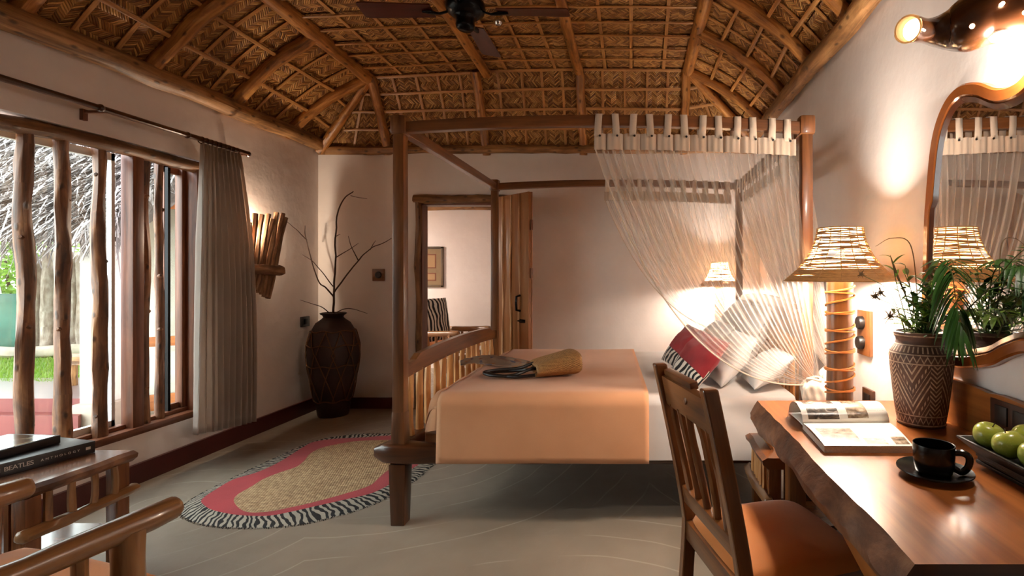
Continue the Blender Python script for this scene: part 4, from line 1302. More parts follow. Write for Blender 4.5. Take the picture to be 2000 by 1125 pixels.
p = MB(); p.box((slant(.56), 0, .555), (.03, .38, .06), rot=Matrix.Rotation(R(-9), 3, 'Y'), bev=.005); cp(p, 'lower_back_rail')
for i in range(5):
    y = lerp(-.145, .145, i / 4)
    p = MB(); log(p, (slant(.57), y, .57), (slant(.88), y, .875), .013, .012, k=8, n=7, wob=.006, seed=i + 50, rough=.35); cp(p, 'slat')
for y in (-.2, .2):
    p = MB(); p.box((-.01, y, .425), (.40, .026, .065), bev=.004); cp(p, 'seat_rail')
for x in (-.205, .19):
    p = MB(); p.box((x, 0, .425), (.028, .38, .065), bev=.004); cp(p, 'seat_rail')
p = MB()
def seat_f(u, v_):
    a, b = u * 2 - 1, v_ * 2 - 1
    d = max(0, 1 - a ** 4) ** .35 * max(0, 1 - b ** 4) ** .35
    ra = 1 - .06 * abs(b) ** 4; rb_ = 1 - .06 * abs(a) ** 4
    return V((.005 + a * .215 * ra, b * .222 * rb_, .452 + .045 * d))
p.grid(seat_f, 22, 22, uvs=(.45, .45)); p.grid(lambda u, v_: seat_f(u, v_) * 1 + V((0, 0, .452 - seat_f(u, v_).z)), 2, 2)
cp(p, 'seat_cushion', 'orange')
for y in (-.2, .2):
    p = MB(); p.box((-.02, y, .16), (.40, .022, .03)); cp(p, 'stretcher', smooth=False)

# ---- magazine
mag = thing('magazine', (.75, 1.72, DZT), 'open glossy magazine with a curled page on the desk', 'magazine')
def m_page(name, kind):
    t = NT(name); v = t.uv((1, 1, 1), rnd=False)
    sp = t.n('ShaderNodeSeparateXYZ'); t.set(sp, 0, v); u, w = sp.outputs[0], sp.outputs[1]
    def rect(x0, x1, y0, y1):
        return t.math('MULTIPLY', t.math('MULTIPLY', t.math('GREATER_THAN', u, x0), t.math('LESS_THAN', u, x1)), t.math('MULTIPLY', t.math('GREATER_THAN', w, y0), t.math('LESS_THAN', w, y1)))
    ph = t.ramp(t.noise(t.uv((5, 5, 1), rnd=False), 1.3, 5, .6, 1.2), [(.35, lin((24, 20, 18))), (.52, lin((96, 82, 68))), (.66, lin((206, 196, 184)))])
    ph2 = t.ramp(t.noise(t.uv((7, 7, 1), rnd=False), 1.7, 5), [(.35, lin((90, 70, 54))), (.55, lin((158, 136, 112))), (.7, lin((206, 192, 172)))])
    c = t.n('ShaderNodeRGB'); c.outputs[0].default_value = lin((238, 231, 220)); c = c.outputs[0]
    tx = t.math('MULTIPLY', t.math('LESS_THAN', t.math('FRACT', t.math('MULTIPLY', w, 34.0)), .42), t.math('GREATER_THAN', t.noise(t.uv((60, 34, 1), rnd=False), 1.0, 0), .40))
    if kind == 'curl':
        c = t.mix(t.math('MULTIPLY', tx, t.math('MULTIPLY', rect(.74, .97, .25, .85), .35)), c, lin((90, 84, 80)))
        c = t.mix(rect(.07, .43, .10, .80), c, ph); c = t.mix(rect(.53, .77, .12, .92), c, ph2)
    elif kind == 'left':
        c = t.mix(t.math('MULTIPLY', tx, t.math('MULTIPLY', rect(.5, .95, .35, .9), .22)), c, lin((120, 112, 106)))
        c = t.mix(rect(.06, .46, .06, .66), c, ph2); c = t.mix(rect(.5, .74, .05, .25), c, ph2); c = t.mix(rect(.82, .98, .05, .3), c, ph2)
    return t.fin(c, .25)
a_ = [V((.592, 1.835, 0)), V((.905, 1.84, 0)), V((.855, 1.585, 0)), V((.580, 1.588, 0))]   # far-left, far-right, near-right, near-left
p = MB(); hgt = .020
p.prism([q + V((0, 0, DZT)) for q in (a_[3], a_[2], a_[1], a_[0])], (0, 0, hgt)); p.build('page_block', M['pageedge'], mag, smooth=False)
p = MB(); p.grid(lambda u, v_: a_[3].lerp(a_[2], u).lerp(a_[0].lerp(a_[1], u), v_) + V((0, 0, DZT + hgt + .002 + .006 * sin(pi * v_))), 12, 10, uvs=(1, 1)); p.build('page', m_page('printed_page', 'left'), mag)
p = MB()
def curl(u, v_):
    base_ = a_[0].lerp(a_[1], u); an = lerp(-.15, pi * 1.02, v_)
    return base_ + V((0, .085 - .085 * cos(an), DZT + hgt + .004 + .052 * max(-.05, sin(an)) - (.018 * max(0, v_ - .5))))
p.grid(curl, 14, 18, uvs=(1, 1)); p.build('curled_page', m_page('printed_curled_page', 'curl'), mag)
p = MB(); p.grid(lambda u, v_: V((lerp(.60, .90, u), lerp(1.84, 2.035, v_), DZT + .006 + .004 * sin(pi * v_))), 6, 8); p.build('back_pages', M['paper'], mag, solid=.006)

# ---- cup and saucer
sc_ = V((.815, 1.405, DZT))
p = MB(); p.lathe([(.0, .004), (.045, .004), (.05, .0), (.052, .004), (.088, .014), (.095, .0185), (.094, .0215), (.086, .018), (.05, .0085), (0, .0075)], 40, sc_)
tag(p.build('saucer', M['black'], origin=sc_), 'black ceramic saucer under the black cup', 'saucer')
cup = thing('cup', sc_ + V((-.002, 0, .009)), 'black ceramic coffee cup standing on its saucer', 'cup')
p = MB(); b = sc_ + V((-.002, 0, .009))
p.lathe([(0, 0), (.040, 0), (.046, .006), (.0505, .03), (.052, .078), (.0515, .080), (.049, .079), (.0475, .03), (.042, .008), (0, .006)], 40, b); p.build('body', M['black'], cup)
p = MB(); p.lathe([(0, .055), (.0482, .055)], 30, b); p.build('coffee', M['coffee'], cup)
hd = V((cos(R(-28)), sin(R(-28)), 0))
p = MB(); p.tube(spline([b + hd * .046 + V((0, 0, .062)), b + hd * .068 + V((0, 0, .064)), b + hd * .082 + V((0, 0, .054)), b + hd * .080 + V((0, 0, .030)), b + hd * .064 + V((0, 0, .012)), b + hd * .044 + V((0, 0, .022))], 24), .0065, n=8, flat=1.4); p.build('handle', M['black'], cup)

# ---- tray of green apples
tr = thing('fruit_tray', (1.06, 1.42, DZT), 'black footed tray holding green apples', 'tray')
tx0, tx1, ty0, ty1 = .962, 1.155, 1.255, 1.545
p = MB()
def ring(ix, z): return [V((tx0 + ix, ty0 + ix, z)), V((tx1 - ix, ty0 + ix, z)), V((tx1 - ix, ty1 - ix, z)), V((tx0 + ix, ty1 - ix, z))]
rings = [ring(.034, DZT + .03), ring(.0, DZT + .064), ring(.0, DZT + .068), ring(.008, DZT + .068), ring(.042, DZT + .036)]
b0 = 0
for r_ in rings: p.v += r_
for i in range(4):
    for j in range(4):
        p.face([i * 4 + j, i * 4 + (j + 1) % 4, (i + 1) * 4 + (j + 1) % 4, (i + 1) * 4 + j], [(0, 0), (.2, 0), (.2, .05), (0, .05)])
p.face([16, 17, 18, 19], [(0, 0)] * 4); p.face([3, 2, 1, 0], [(0, 0)] * 4)
p.build('dish', M['blacktray'], tr, smooth=False)
for i in range(3):
    ins = .035 + .003 * (i % 2); p = MB(); p.box(((tx0 + tx1) / 2, (ty0 + ty1) / 2, DZT + .005 + i * .01), (tx1 - tx0 - ins * 2, ty1 - ty0 - ins * 2, .0095), bev=.002); p.build('foot_layer', M['blacktray'], tr, smooth=False)
def m_apple():
    t = NT('green_apple_skin'); tc = t.n('ShaderNodeTexCoord')
    n1 = t.noise(t.uv(obj=True), 9, 3)
    sp = t.n('ShaderNodeSeparateXYZ'); t.set(sp, 0, tc.outputs['Object'])
    c = t.ramp(t.math('ADD', t.math('MULTIPLY', n1, .6), t.math('MULTIPLY', sp.outputs[2], 5.0)), [(.2, lin((118, 142, 56))), (.7, lin((176, 184, 70)))])
    sp2 = t.noise(t.uv(obj=True), 220, 1)
    c = t.mix(t.ramp(sp2, [(.68, (0, 0, 0, 1)), (.74, (.5, .5, .5, 1))]), c, lin((214, 214, 150)))
    return t.fin(c, .28, None, **{'Coat Weight': .3})
M['apple'] = m_apple()
lab = ['green apple at the vase end of the black tray', 'green apple in the middle of the row along the tray rim', 'green apple at the tray end farthest from the vase', 'green apple on the wall side of the tray']
for i, (x, y, z, r_, tl) in enumerate(((1.026, 1.494, .833, .041, .25), (1.024, 1.408, .834, .042, -.3), (1.030, 1.322, .832, .040, .15), (1.105, 1.452, .838, .039, .4))):
    a = thing('apple', (x, y, z - r_), lab[i], 'apple', group='green apples in the tray')
    p = MB(); prof = []
    for q in range(19):
        th = pi * q / 18 - pi / 2
        rr = cos(th) * r_ * (1.02 + .06 * sin(th)); zz = sin(th) * r_ * .94 - r_ * .26 * math.exp(-(rr / (r_ * .33)) ** 2) * (1 if th > 0 else -.5)
        prof.append((max(rr, .0001), zz))
    p.lathe(prof, 24); mt = Matrix.Translation((0, 0, r_)) @ Matrix.Rotation(tl, 4, 'X') @ Matrix.Rotation(tl * .7, 4, 'Y'); p.xform(mt)
    p.build('fruit', M['apple'], a, world=False)
    p = MB(); p.tube([V((0, 0, r_ * .66)), V((.002, 0, r_ * .85)), V((.005, .002, r_ * 1.02))], [.0018, .0015, .0022], n=5); p.xform(mt); p.build('stem', M['twig'], a, world=False)

# ---- carved vase
def m_vase():
    t = NT('carved_vase'); tc = t.n('ShaderNodeTexCoord'); sp = t.n('ShaderNodeSeparateXYZ'); t.set(sp, 0, tc.outputs['UV'])
    u, v = sp.outputs[0], sp.outputs[1]          # v is the length along the profile: about 0 .. 0.46
    mt = t.math
    def band(a, b): return mt('MULTIPLY', mt('GREATER_THAN', v, a), mt('LESS_THAN', v, b))
    def tri(k): return mt('MULTIPLY', mt('ABSOLUTE', mt('SUBTRACT', mt('FRACT', mt('MULTIPLY', u, k)), .5)), 2.0)
    def line(x, wd): return mt('LESS_THAN', mt('ABSOLUTE', x), wd)
    # fine zigzag bands
    zg = lambda lo, k: line(mt('SUBTRACT', mt('SUBTRACT', v, lo), mt('MULTIPLY', tri(k), .022)), .004)
    z1 = mt('MULTIPLY', band(.095, .122), zg(.097, 30.0)); z2 = mt('MULTIPLY', band(.318, .345), zg(.320, 30.0))
    # nested chevrons in the main field, alternating with ladders and herringbone
    ch_ = mt('ADD', v, mt('MULTIPLY', tri(4.0), -.15))
    chev = mt('MULTIPLY', line(mt('SUBTRACT', mt('FRACT', mt('MULTIPLY', ch_, 34.0)), .5), .17), mt('LESS_THAN', mt('FRACT', mt('MULTIPLY', ch_, 8.5)), .62))
    sect = mt('GREATER_THAN', tri(4.0), .74)
    hb = line(mt('SUBTRACT', mt('FRACT', mt('ADD', mt('MULTIPLY', v, 60.0), mt('MULTIPLY', tri(8.0), 2.5))), .5), .2)
    dots = mt('MULTIPLY', mt('LESS_THAN', mt('FRACT', mt('MULTIPLY', u, 64.0)), .5), mt('LESS_THAN', mt('FRACT', mt('MULTIPLY', ch_, 34.0)), .45))
    dots = mt('MULTIPLY', dots, mt('GREATER_THAN', mt('FRACT', mt('MULTIPLY', ch_, 8.5)), .72))
    field = mt('MULTIPLY', band(.128, .312), t.fmix(sect, mt('MAXIMUM', chev, dots), hb))
    rings_ = line(mt('SUBTRACT', v, .0915), .0022)
    for q in (.125, .315, .348, .385, .42, .435): rings_ = mt('MAXIMUM', rings_, line(mt('SUBTRACT', v, q), .0022))
    teeth = mt('MULTIPLY', band(.355, .380), mt('LESS_THAN', mt('FRACT', mt('MULTIPLY', u, 40.0)), .35))
    pat = mt('MAXIMUM', mt('MAXIMUM', field, rings_), mt('MAXIMUM', teeth, mt('MAXIMUM', z1, z2)))
    wear = t.ramp(t.noise(t.uv(obj=True), 60, 4), [(.3, (.35,) * 3 + (1,)), (.55, (1, 1, 1, 1))])
    base_ = t.ramp(t.noise(t.uv(obj=True), 20, 4), [(.3, lin((70, 44, 34))), (.7, lin((104, 70, 54)))])
    c = t.mix(mt('MULTIPLY', pat, wear), base_, lin((190, 162, 136)))
    return t.fin(c, .6, t.bump(mt('SUBTRACT', 1.0, pat), .5, .003))
M['vase'] = m_vase()
VC = V((1.055, 1.905, DZT))
p = MB(); p.lathe([(0, 0), (.078, 0), (.083, .006), (.081, .014), (.088, .055), (.097, .13), (.106, .215), (.109, .255), (.107, .268), (.090, .295), (.085, .308), (.086, .318), (.092, .326), (.092, .34), (.086, .343), (.078, .335), (.074, .30), (.07, .05), (0, .04)], 56, VC)
tag(p.build('vase', M['vase'], origin=VC), 'brown vase carved with pale tribal chevrons on the desk', 'vase')
# ---- plants in the vase
M['leafd'] = m_leaf('dark_palm_leaf', (28, 60, 20), (64, 108, 40))
M['leafm'] = m_leaf('mid_green_leaf', (70, 108, 34), (128, 158, 58))
M['leafo'] = m_leaf('olive_leaf', (70, 76, 30), (122, 118, 52))
M['stalk'] = m_plain('green_stalk', (84, 88, 44), .6, .2)
M['seed'] = m_plain('dry_seed_head', (96, 74, 44), .8, .25)
PG = 'cut stems in the carved vase'
def blade(mb, a, d, nrm, L, w, droop=.25, k=6, fold=.15):
    """one lance shaped leaf"""
    d = d.normalized(); s = d.cross(nrm).normalized(); n_ = s.cross(d)
    def f(u, v_):
        wd = w * (sin(pi * min(1, v_ * .92 + .05)) ** .8) * (1 - v_ * .25)
        q = a + d * L * v_ + V((0, 0, -1)) * droop * L * v_ * v_
        x = (u - .5) * 2
        return q + s * x * wd / 2 + n_ * (abs(x) * fold * wd)
    mb.grid(f, 2, k, uvs=(.05, L))
def clampx(q):
    """keep stems inside the vase mouth, hanging leaves outside it and everything off the wall"""
    if q.z < VC.z + .352:
        o_ = V((q.x - VC.x, q.y - VC.y, 0)); r_ = o_.length
        if r_ > 1e-6:
            r2 = min(r_, .064) if r_ < .10 else max(r_, .116)
            q = V((VC.x + o_.x / r_ * r2, VC.y + o_.y / r_ * r2, q.z))
    return V((min(q.x, 1.165), q.y, q.z))
def frond(pts, pairs, L, w, label, mat='leafd', name='palm_frond', droop=.2, lean=.5, seed=0):
    path = spline(pts, 40); t = thing(name, path[0], label, 'plant', group=PG); r_ = random.Random(seed)
    p = MB(); p.tube([clampx(q) for q in path], [lerp(.0035, .001, i / 39) for i in range(40)], n=5); p.build('stalk', M['stalk'], t)
    for i in range(pairs):
        f = lerp(.22, .985, i / (pairs - 1)); k = int(f * 39); q = path[k]; tg = (path[min(39, k + 1)] - path[max(0, k - 1)]).normalized()
        sd_ = tg.cross(V((0, 0, 1))); sd_ = sd_.normalized() if sd_.length > .05 else V((1, 0, 0))
        for s in (1, -1):
            p = MB(); ll = L * (.55 + .45 * sin(pi * (f * .85 + .1))) * r_.uniform(.85, 1.1)
            blade(p, q, sd_ * s + tg * lean + V((r_.uniform(-.1, .1),) * 3), V((0, 0, 1)), ll, w, droop)
            p.v = [clampx(v_) for v_ in p.v]
            p.build('leaflet', M[mat], t)
    return t
RIM = VC + V((0, 0, .335))
frond([RIM + V((.02, -.02, -.1)), RIM + V((.015, -.06, .12)), RIM + V((.005, -.12, .24)), RIM + V((-.005, -.19, .23)), RIM + V((-.012, -.225, .15)), RIM + V((-.008, -.24, .07)), RIM + V((-.004, -.24, .01))], 24, .105, .019, 'drooping dark palm frond hanging over the vase rim', droop=.9, lean=.9, seed=2)
frond([RIM + V((.03, -.02, -.1)), RIM + V((.05, -.14, .06)), RIM + V((.07, -.26, .17)), RIM + V((.085, -.36, .27)), RIM + V((.09, -.43, .31))], 15, .075, .014, 'upright fern frond with spaced leaflets beside the mirror', name='fern_frond', droop=.15, lean=.45, seed=4)
frond([RIM + V((.02, .02, -.1)), RIM + V((.03, -.03, .10)), RIM + V((.04, -.07, .22)), RIM + V((.03, -.13, .27)), RIM + V((.02, -.18, .22))], 16, .12, .018, 'dense dark palm frond standing in front of the mirror', droop=.5, lean=.7, seed=6)
frond([RIM + V((.0, .0, -.1)), RIM + V((.04, -.07, .05)), RIM + V((.08, -.16, .10)), RIM + V((.10, -.26, .08))], 10, .10, .020, 'low broad leaved frond lying towards the tray', mat='leafm', droop=.35, lean=.8, seed=8)
def sprig(pts, n, L, w, label, mat, seed, name='leafy_sprig'):
    path = spline(pts, 30); t = thing(name, path[0], label, 'plant', group=PG); r_ = random.Random(seed)
    p = MB(); p.tube([clampx(q) for q in path], [lerp(.003, .0012, i / 29) for i in range(30)], n=5); p.build('stalk', M['stalk'], t)
    for i in range(n):
        k = int(lerp(8, 29, i / max(1, n - 1))); an = i * 2.4 + r_.random(); tg = (path[min(29, k + 1)] - path[k - 1]).normalized()
        d = V((cos(an), sin(an), r_.uniform(0, .6))) + tg * .5
        p = MB(); blade(p, path[k], d, V((0, 0, 1)), L * r_.uniform(.6, 1.15), w * r_.uniform(.8, 1.2), r_.uniform(.1, .5)); p.v = [clampx(v_) for v_ in p.v]; p.build('leaf', M[mat], t)
    return t
sp_ = [((-.05, -.02, 0), (-.10, -.03, .16), (-.13, -.04, .28), 12, .07, .016, 'leafm', 'slender sprig with narrow mid green leaves beside the lamp'),
       ((-.03, -.03, 0), (-.06, -.05, .14), (-.09, -.06, .25), 10, .065, .020, 'leafo', 'olive sprig with drooping leaves at the lamp side'),
       ((-.02, .02, 0), (-.03, .0, .13), (-.06, .0, .22), 9, .08, .022, 'leafm', 'short sprig with broad leaves over the vase mouth'),
       ((.0, -.05, 0), (-.02, -.09, .10), (-.05, -.12, .16), 10, .08, .022, 'leafd', 'dark leafy sprig filling the vase mouth'),
       ((.02, -.05, 0), (.04, -.12, .10), (.05, -.19, .18), 12, .08, .018, 'leafm', 'bright sprig leaning towards the fruit tray'),
       ((-.05, -.05, 0), (-.10, -.08, .05), (-.15, -.10, .08), 9, .06, .014, 'leafo', 'low olive sprig spreading over the vase shoulder'),
       ((.01, -.07, 0), (.02, -.14, .02), (.02, -.20, -.03), 9, .07, .016, 'leafd', 'trailing dark sprig hanging over the vase front')]
rr_ = random.Random(77)
for q in range(16):      # filler greenery packing the vase mouth
    an = rr_.uniform(0, 6.28); out_ = rr_.uniform(.03, .12); hh_ = rr_.uniform(.05, .24)
    ex = V((cos(an) * out_ * .7 - .02, sin(an) * out_ - .04, 0))
    sp_.append((ex * .3, ex * .7 + V((0, 0, hh_ * .55)), ex + V((0, 0, hh_)), 13, rr_.uniform(.06, .095), rr_.uniform(.018, .028), *(('leafd', 'small dark green filler sprig packed into the vase mouth'), ('leafd', 'small dark green filler sprig packed into the vase mouth'), ('leafm', 'small bright green filler sprig packed into the vase mouth'), ('leafo', 'small olive green filler sprig packed into the vase mouth'))[q % 4]))
for i, (a, b, c, n, L, w, m_, lb) in enumerate(sp_):
    sprig([RIM + V(a) * .5 + V((0, 0, -.1)), RIM + V(a), RIM + V(b), RIM + V(c)], n, L, w, lb, m_, 30 + i)
def burr(tip, mid, label, seed, r=.028, n=34):
    t = thing('seed_head_stem', RIM + V((-.03, 0, -.1)), label, 'plant', group=PG); r_ = random.Random(seed)
    path = spline([RIM + V((-.03, 0, -.1)), RIM + V(mid), RIM + V(tip)], 24)
    p = MB(); p.tube(path, .0014, n=5); p.build('stalk', M['stalk'], t)
    c = path[-1]; p = MB()
    p.lathe([(0, -.008), (.007, -.004), (.008, .004), (0, .009)], 8, c)
    for i in range(n):
        d = V((r_.gauss(0, 1), r_.gauss(0, 1), r_.gauss(.2, 1))).normalized(); p.tube([c, c + d * r * .6, c + d * r * r_.uniform(.9, 1.3)], [.0016, .0009, .0004], n=4)
    p.build('seed_head', M['seed'], t)
burr((-.20, -.06, .14), (-.10, -.03, .08), 'spiky seed head arching towards the lamp stem', 1, .034)
burr((-.155, -.08, .07), (-.09, -.05, .05), 'low spiky seed head over the vase shoulder', 2, .030)
burr((-.14, .02, .15), (-.08, .02, .09), 'small spiky seed head close to the sprigs', 3, .026)
burr((-.17, .12, .22), (-.08, .06, .14), 'small burr in front of the cane lampshade', 4, .018, 22)
t = thing('grass_stem', RIM + V((0, 0, -.1)), 'thin bare curling stem reaching up from the vase', 'plant', group=PG)
p = MB(); p.tube(spline([RIM + V((0, 0, -.1)), RIM + V((-.02, -.01, .15)), RIM + V((-.04, .0, .33)), RIM + V((-.10, .02, .355)), RIM + V((-.155, .03, .325))], 40), [.002] * 20 + [lerp(.002, .0006, i / 19) for i in range(20)], n=5); p.build('stalk', M['seed'], t)
p = MB(); p.tube(spline([RIM + V((-.05, -.02, .1)), RIM + V((-.1, -.02, .22)), RIM + V((-.13, -.03, .29))], 12), [.0016, .002, .003, .0035, .004, .004, .004, .004, .0036, .003, .002, .001], n=5); p.build('spike', M['seed'], t)

# ---- mirror in an organic wooden frame
mir = thing('wall_mirror', (XR, 1.5, 1.2), 'large mirror in a wavy polished wooden frame', 'mirror')
def wp(px, py, X): 
    d = X * F_PX / (px - VX); return (d, CAM_H - (py - VY) / F_PX * d)
MXF = 1.185
def frame_pts(pix, extra): return [wp(a, b, MXF) for a, b in pix] + extra
outer_px = [(1797, 640), (1799, 560), (1801, 470), (1806, 370), (1817, 270), (1838, 205), (1868, 168), (1905, 161), (1942, 172), (1975, 163), (2003, 135)]
outer = [wp(a, b, 1.165) for a, b in outer_px] + [(1.40, 2.0), (1.20, 2.03), (1.05, 1.93), (.98, 1.72), (.96, 1.45), (.99, 1.18), (1.10, 1.03), (1.28, 1.02), (1.45, 1.04)]
low_px = [(2000, 691), (1962, 699), (1930, 714), (1890, 719), (1850, 716), (1815, 700)]
outer += [wp(a, b, 1.165) for a, b in low_px]
cen_ = V((1.5, 1.45))
O = closed_spline([V((a, b, 0)) for a, b in outer], 160)
I_ = []
for i, q in enumerate(O):
    tg = (O[(i + 1) % 160] - O[i - 1]).normalized(); nn = V((-tg.y, tg.x, 0))
    if nn.dot(V((cen_.x, cen_.y, 0)) - q) < 0: nn = -nn
    I_.append((q, nn))
def fr(u, v_):
    q, nn = I_[int(round(u * 160)) % 160]
    pr = [(0, 0), (.0, .026), (.006, .033), (.034, .030), (.040, .022)]
    a, h = pr[int(round(v_ * 4))]
    yz = q + nn * a * (1.15 if q.y > 1.6 or q.y < 1.12 else .75)
    return V((XR - h, yz.x, yz.y))
p = MB(); p.grid(fr, 160, 4, uvs=(4.0, .08), closed_u=True); p.build('frame', M['mirrorwood'], mir)
def fr2(u, v_):
    q, nn = I_[int(round(u * 160)) % 160]
    a, h = [(.038, .022), (.042, .026), (.058, .015)][int(round(v_ * 2))]
    yz = q + nn * a * (1.15 if q.y > 1.6 or q.y < 1.12 else .75); return V((XR - h, yz.x, yz.y))
p = MB(); p.grid(fr2, 160, 2, uvs=(4, .05), closed_u=True); p.build('inner_bevel', M['mirroredge'], mir)
p = MB(); gl = [V((XR - .015, (q + nn * .04).x, (q + nn * .04).y)) for q, nn in I_]
p.v = gl; p.face(list(range(160)), [(0, 0)] * 160); p.build('glass', M['mirror'], mir, smooth=False)

# ---- hollow log wall light over the mirror
hl = thing('hollow_log_light', (XR, 1.6, 2.2), 'dark hollow log wall light glowing through its holes', 'wall light')
path = spline([P(1773, 57, 1.53), P(1800, 60, 1.585), P(1840, 60, 1.605), P(1880, 50, 1.58), P(1925, 32, 1.56), P(1975, 20, 1.53), P(2030, 10, 1.50), V((1.215, 1.47, 2.12))], 50)
rad = [lerp(.040, .037, i / 8) if i < 8 else lerp(.037, .084, smooth01((i - 8) / 16)) * (1 - .25 * smooth01((i - 38) / 11)) for i in range(50)]
p = MB(); p.tube(path, rad, n=22, cap=False, seed=5, rough=.12); hb_ = p
hb_.build('log_shell', M['driftwood'], hl)
p = MB(); p.tube(path[:12], [r_ * .86 for r_ in rad[:12]], n=22, cap=False); p.tube([path[0], path[0] + (path[0] - path[1]) * .02], [rad[0], rad[0] * .86], n=22, cap=False); p.build('log_mouth', M['lining'], hl)
M['glow'] = m_emit('warm_glow', (255, 222, 180), 4)
p = MB(); dsk = (path[3] - path[0]).normalized(); p.lathe([(0, 0), (.031, 0)], 20); p.xform(Matrix.Translation(path[3]) @ dsk.to_track_quat('Z', 'Y').to_matrix().to_4x4()); p.build('lit_mouth', M['glow'], hl)
def hole(px, py, r_, nm='lit_hole', el=1.0):
    # where the sight line meets the shell
    d0 = (P(px, py, 1.0) - V((0, 0, CAM_H))).normalized(); o = V((0, 0, CAM_H)); best = None
    for i in range(50):
        w = path[i] - o; tt = w.dot(d0); ds = (w - d0 * tt).length
        if ds < rad[i] and (best is None or tt < best[0]): best = (tt, i)
    if not best: return
    i = best[1]; c = path[i]; w = c - o; tt = w.dot(d0); q = o + d0 * tt
    off = q - c; tg = (path[min(49, i + 1)] - path[i - 1]).normalized(); off -= tg * off.dot(tg)
    back = math.sqrt(max(0, rad[i] ** 2 - off.length ** 2)); nd = -(d0 - tg * d0.dot(tg)).normalized()
    pos = c + off + nd * back * 1.03 + tg * (q - c).dot(tg); nn = (pos - c); nn = (nn - tg * nn.dot(tg)).normalized()
    p = MB(); p.lathe([(0, .002), (r_, .002), (r_ * 1.05, -.012)], 16)
    p.xform(Matrix.Translation(pos) @ Matrix((tg, nn.cross(tg), nn)).transposed().to_4x4() @ Matrix.Scale(el, 4, (1, 0, 0)))
    p.build(nm, M['glow'], hl)
    return pos, nn
for a, b, r_ in ((1795, 62, .0032), (1889, 9, .0062), (1937, 15, .0055), (1983, 33, .006), (1899, 51, .007)): hole(a, b, r_)
op, on = hole(1955, 72, .020, 'lit_opening', 2.1)
light('log_light', 'POINT', op + on * .03 + V((.03, 0, -.02)), 6.0, (1.0, .88, .76), hl, size=.03)

# ---- sockets on the right wall
s2 = thing('switch_panel', (XR, 2.55, 1.0), 'wooden switch panel with two black knobs beside the lamp', 'switch')
p = MB(); p.box((XR - .010, 2.68, 1.0), (.02, .15, .235), bev=.005); p.build('plate', M['chair'], s2)
for z in (1.052, .948):
    p = MB(); p.lathe([(0, .028), (.030, .028), (.034, .024), (.036, 0)], 20); p.xform(Matrix.Translation((XR - .018, 2.69, z)) @ V((-1, 0, 0)).to_track_quat('Z', 'Y').to_matrix().to_4x4()); p.build('knob', M['darkplastic'], s2)
s3 = thing('wall_socket', (XR, 2.66, .66), 'dark wall socket low behind the bamboo lamp', 'socket')
p = MB(); p.box((XR - .008, 2.64, .665), (.016, .12, .10), bev=.004); p.build('plate', M['rail'], s3)
p = MB(); p.box((XR - .018, 2.64, .665), (.006, .06, .05), bev=.002); p.build('socket_insert', M['darkplastic'], s3)
# ================================================================ WINDOW SIDE
# ---- curtain rod and curtain
rod = thing('curtain_rod', (-2.99, 2.5, 2.225), 'dark wooden curtain rod above the log barred window', 'curtain rod')
p = MB(); log(p, (-2.99, -.6, 2.215), (-2.99, 3.93, 2.235), .017, .017, k=20, n=9, wob=.004, seed=4, rough=.15); p.build('pole', M['rail'], rod)
for y in (2.85, 3.40, 3.93):
    p = MB(); p.tube([(-2.99, y - .012, 2.232), (-2.99, y, 2.232), (-2.99, y + .012, 2.232)], [.018, .023, .018], n=10); p.build('collar', M['rail'], rod)
for y in (0.6, 2.885, 3.90):
    p = MB(); p.box((-3.06, y, 2.222), (.14, .014, .014)); p.box((-3.12, y, 2.205), (.02, .026, .062)); p.build('bracket', M['winwood'], rod, smooth=False)
cur = thing('curtain', (-2.99, 3.65, .18), 'grey linen curtain gathered at the end of the log barred window', 'curtain')
p = MB()
def cf(u, v_):
    y0, y1 = lerp(3.50, 3.44, v_), lerp(3.83, 3.985, v_ ** .8)
    y = lerp(y0, y1, u)
    n_ = 9.5
    ph = 2 * pi * n_ * (u + .012 * sin(v_ * 3 + u * 5)) + .6 * noise.noise(V((u * 6, v_ * 2.2, 1)))
    am = lerp(.014, .034, min(1, v_ * 3)) * (1 + .35 * noise.noise(V((u * 4, v_ * 1.5, 7))))
    z = lerp(2.208, lerp(.225, .165, u), v_)
    return V((-2.985 + sin(ph) * am + .012 * sin(ph * 2.1 + 1) + .035 * sin(pi * v_) * u, y + cos(ph) * am * .35, z))
p.grid(cf, 190, 34, uvs=(1.2, 2.0)); p.build('cloth', M['curtain'], cur, solid=.003)
p = MB(); p.grid(lambda u, v_: cf(u, v_ * .055) + V((.004, 0, 0)), 190, 3, uvs=(1.2, .1)); p.build('heading', M['curtain'], cur)
for i in range(9):
    y = lerp(3.51, 3.82, i / 8)
    p = MB(); p.tube([V((-2.99 + cos(a) * .022, y, 2.228 + sin(a) * .022)) for a in [2 * pi * k / 16 for k in range(17)]], .004, n=5); p.build('ring', M['rail'], cur)

# ---- stick wall light
sl = thing('stick_wall_light', (XL, 4.12, 1.35), 'wall light of weathered sticks fanned behind a short log', 'wall light')
M['oldstick'] = m_bark('weathered_stick', (74, 48, 32), (126, 90, 62), (176, 136, 100), .8, .7, 3, 22)
tops = [(487, 434), (499, 417), (511, 419), (524, 418), (533, 428), (541, 415), (553, 417), (558, 425)]
bots = [(478, 560), (484, 563), (490, 566), (497, 566), (504, 571), (511, 575), (518, 580), (524, 583)]
SXP = 3.035
for i, (a, b) in enumerate(zip(tops, bots)):
    pa, pb = P(a[0], a[1], SXP * F_PX / (VX - a[0])), P(b[0], b[1], SXP * F_PX / (VX - b[0]))
    p = MB(); log(p, pb, pa, .022, .019, k=9, n=6, wob=.006, seed=i + 130, rough=.4); p.build('stick', M['oldstick'], sl)
p = MB(); a, b = P(470, 526, 2.985 * F_PX / (VX - 470)), P(546, 528, 2.985 * F_PX / (VX - 546))
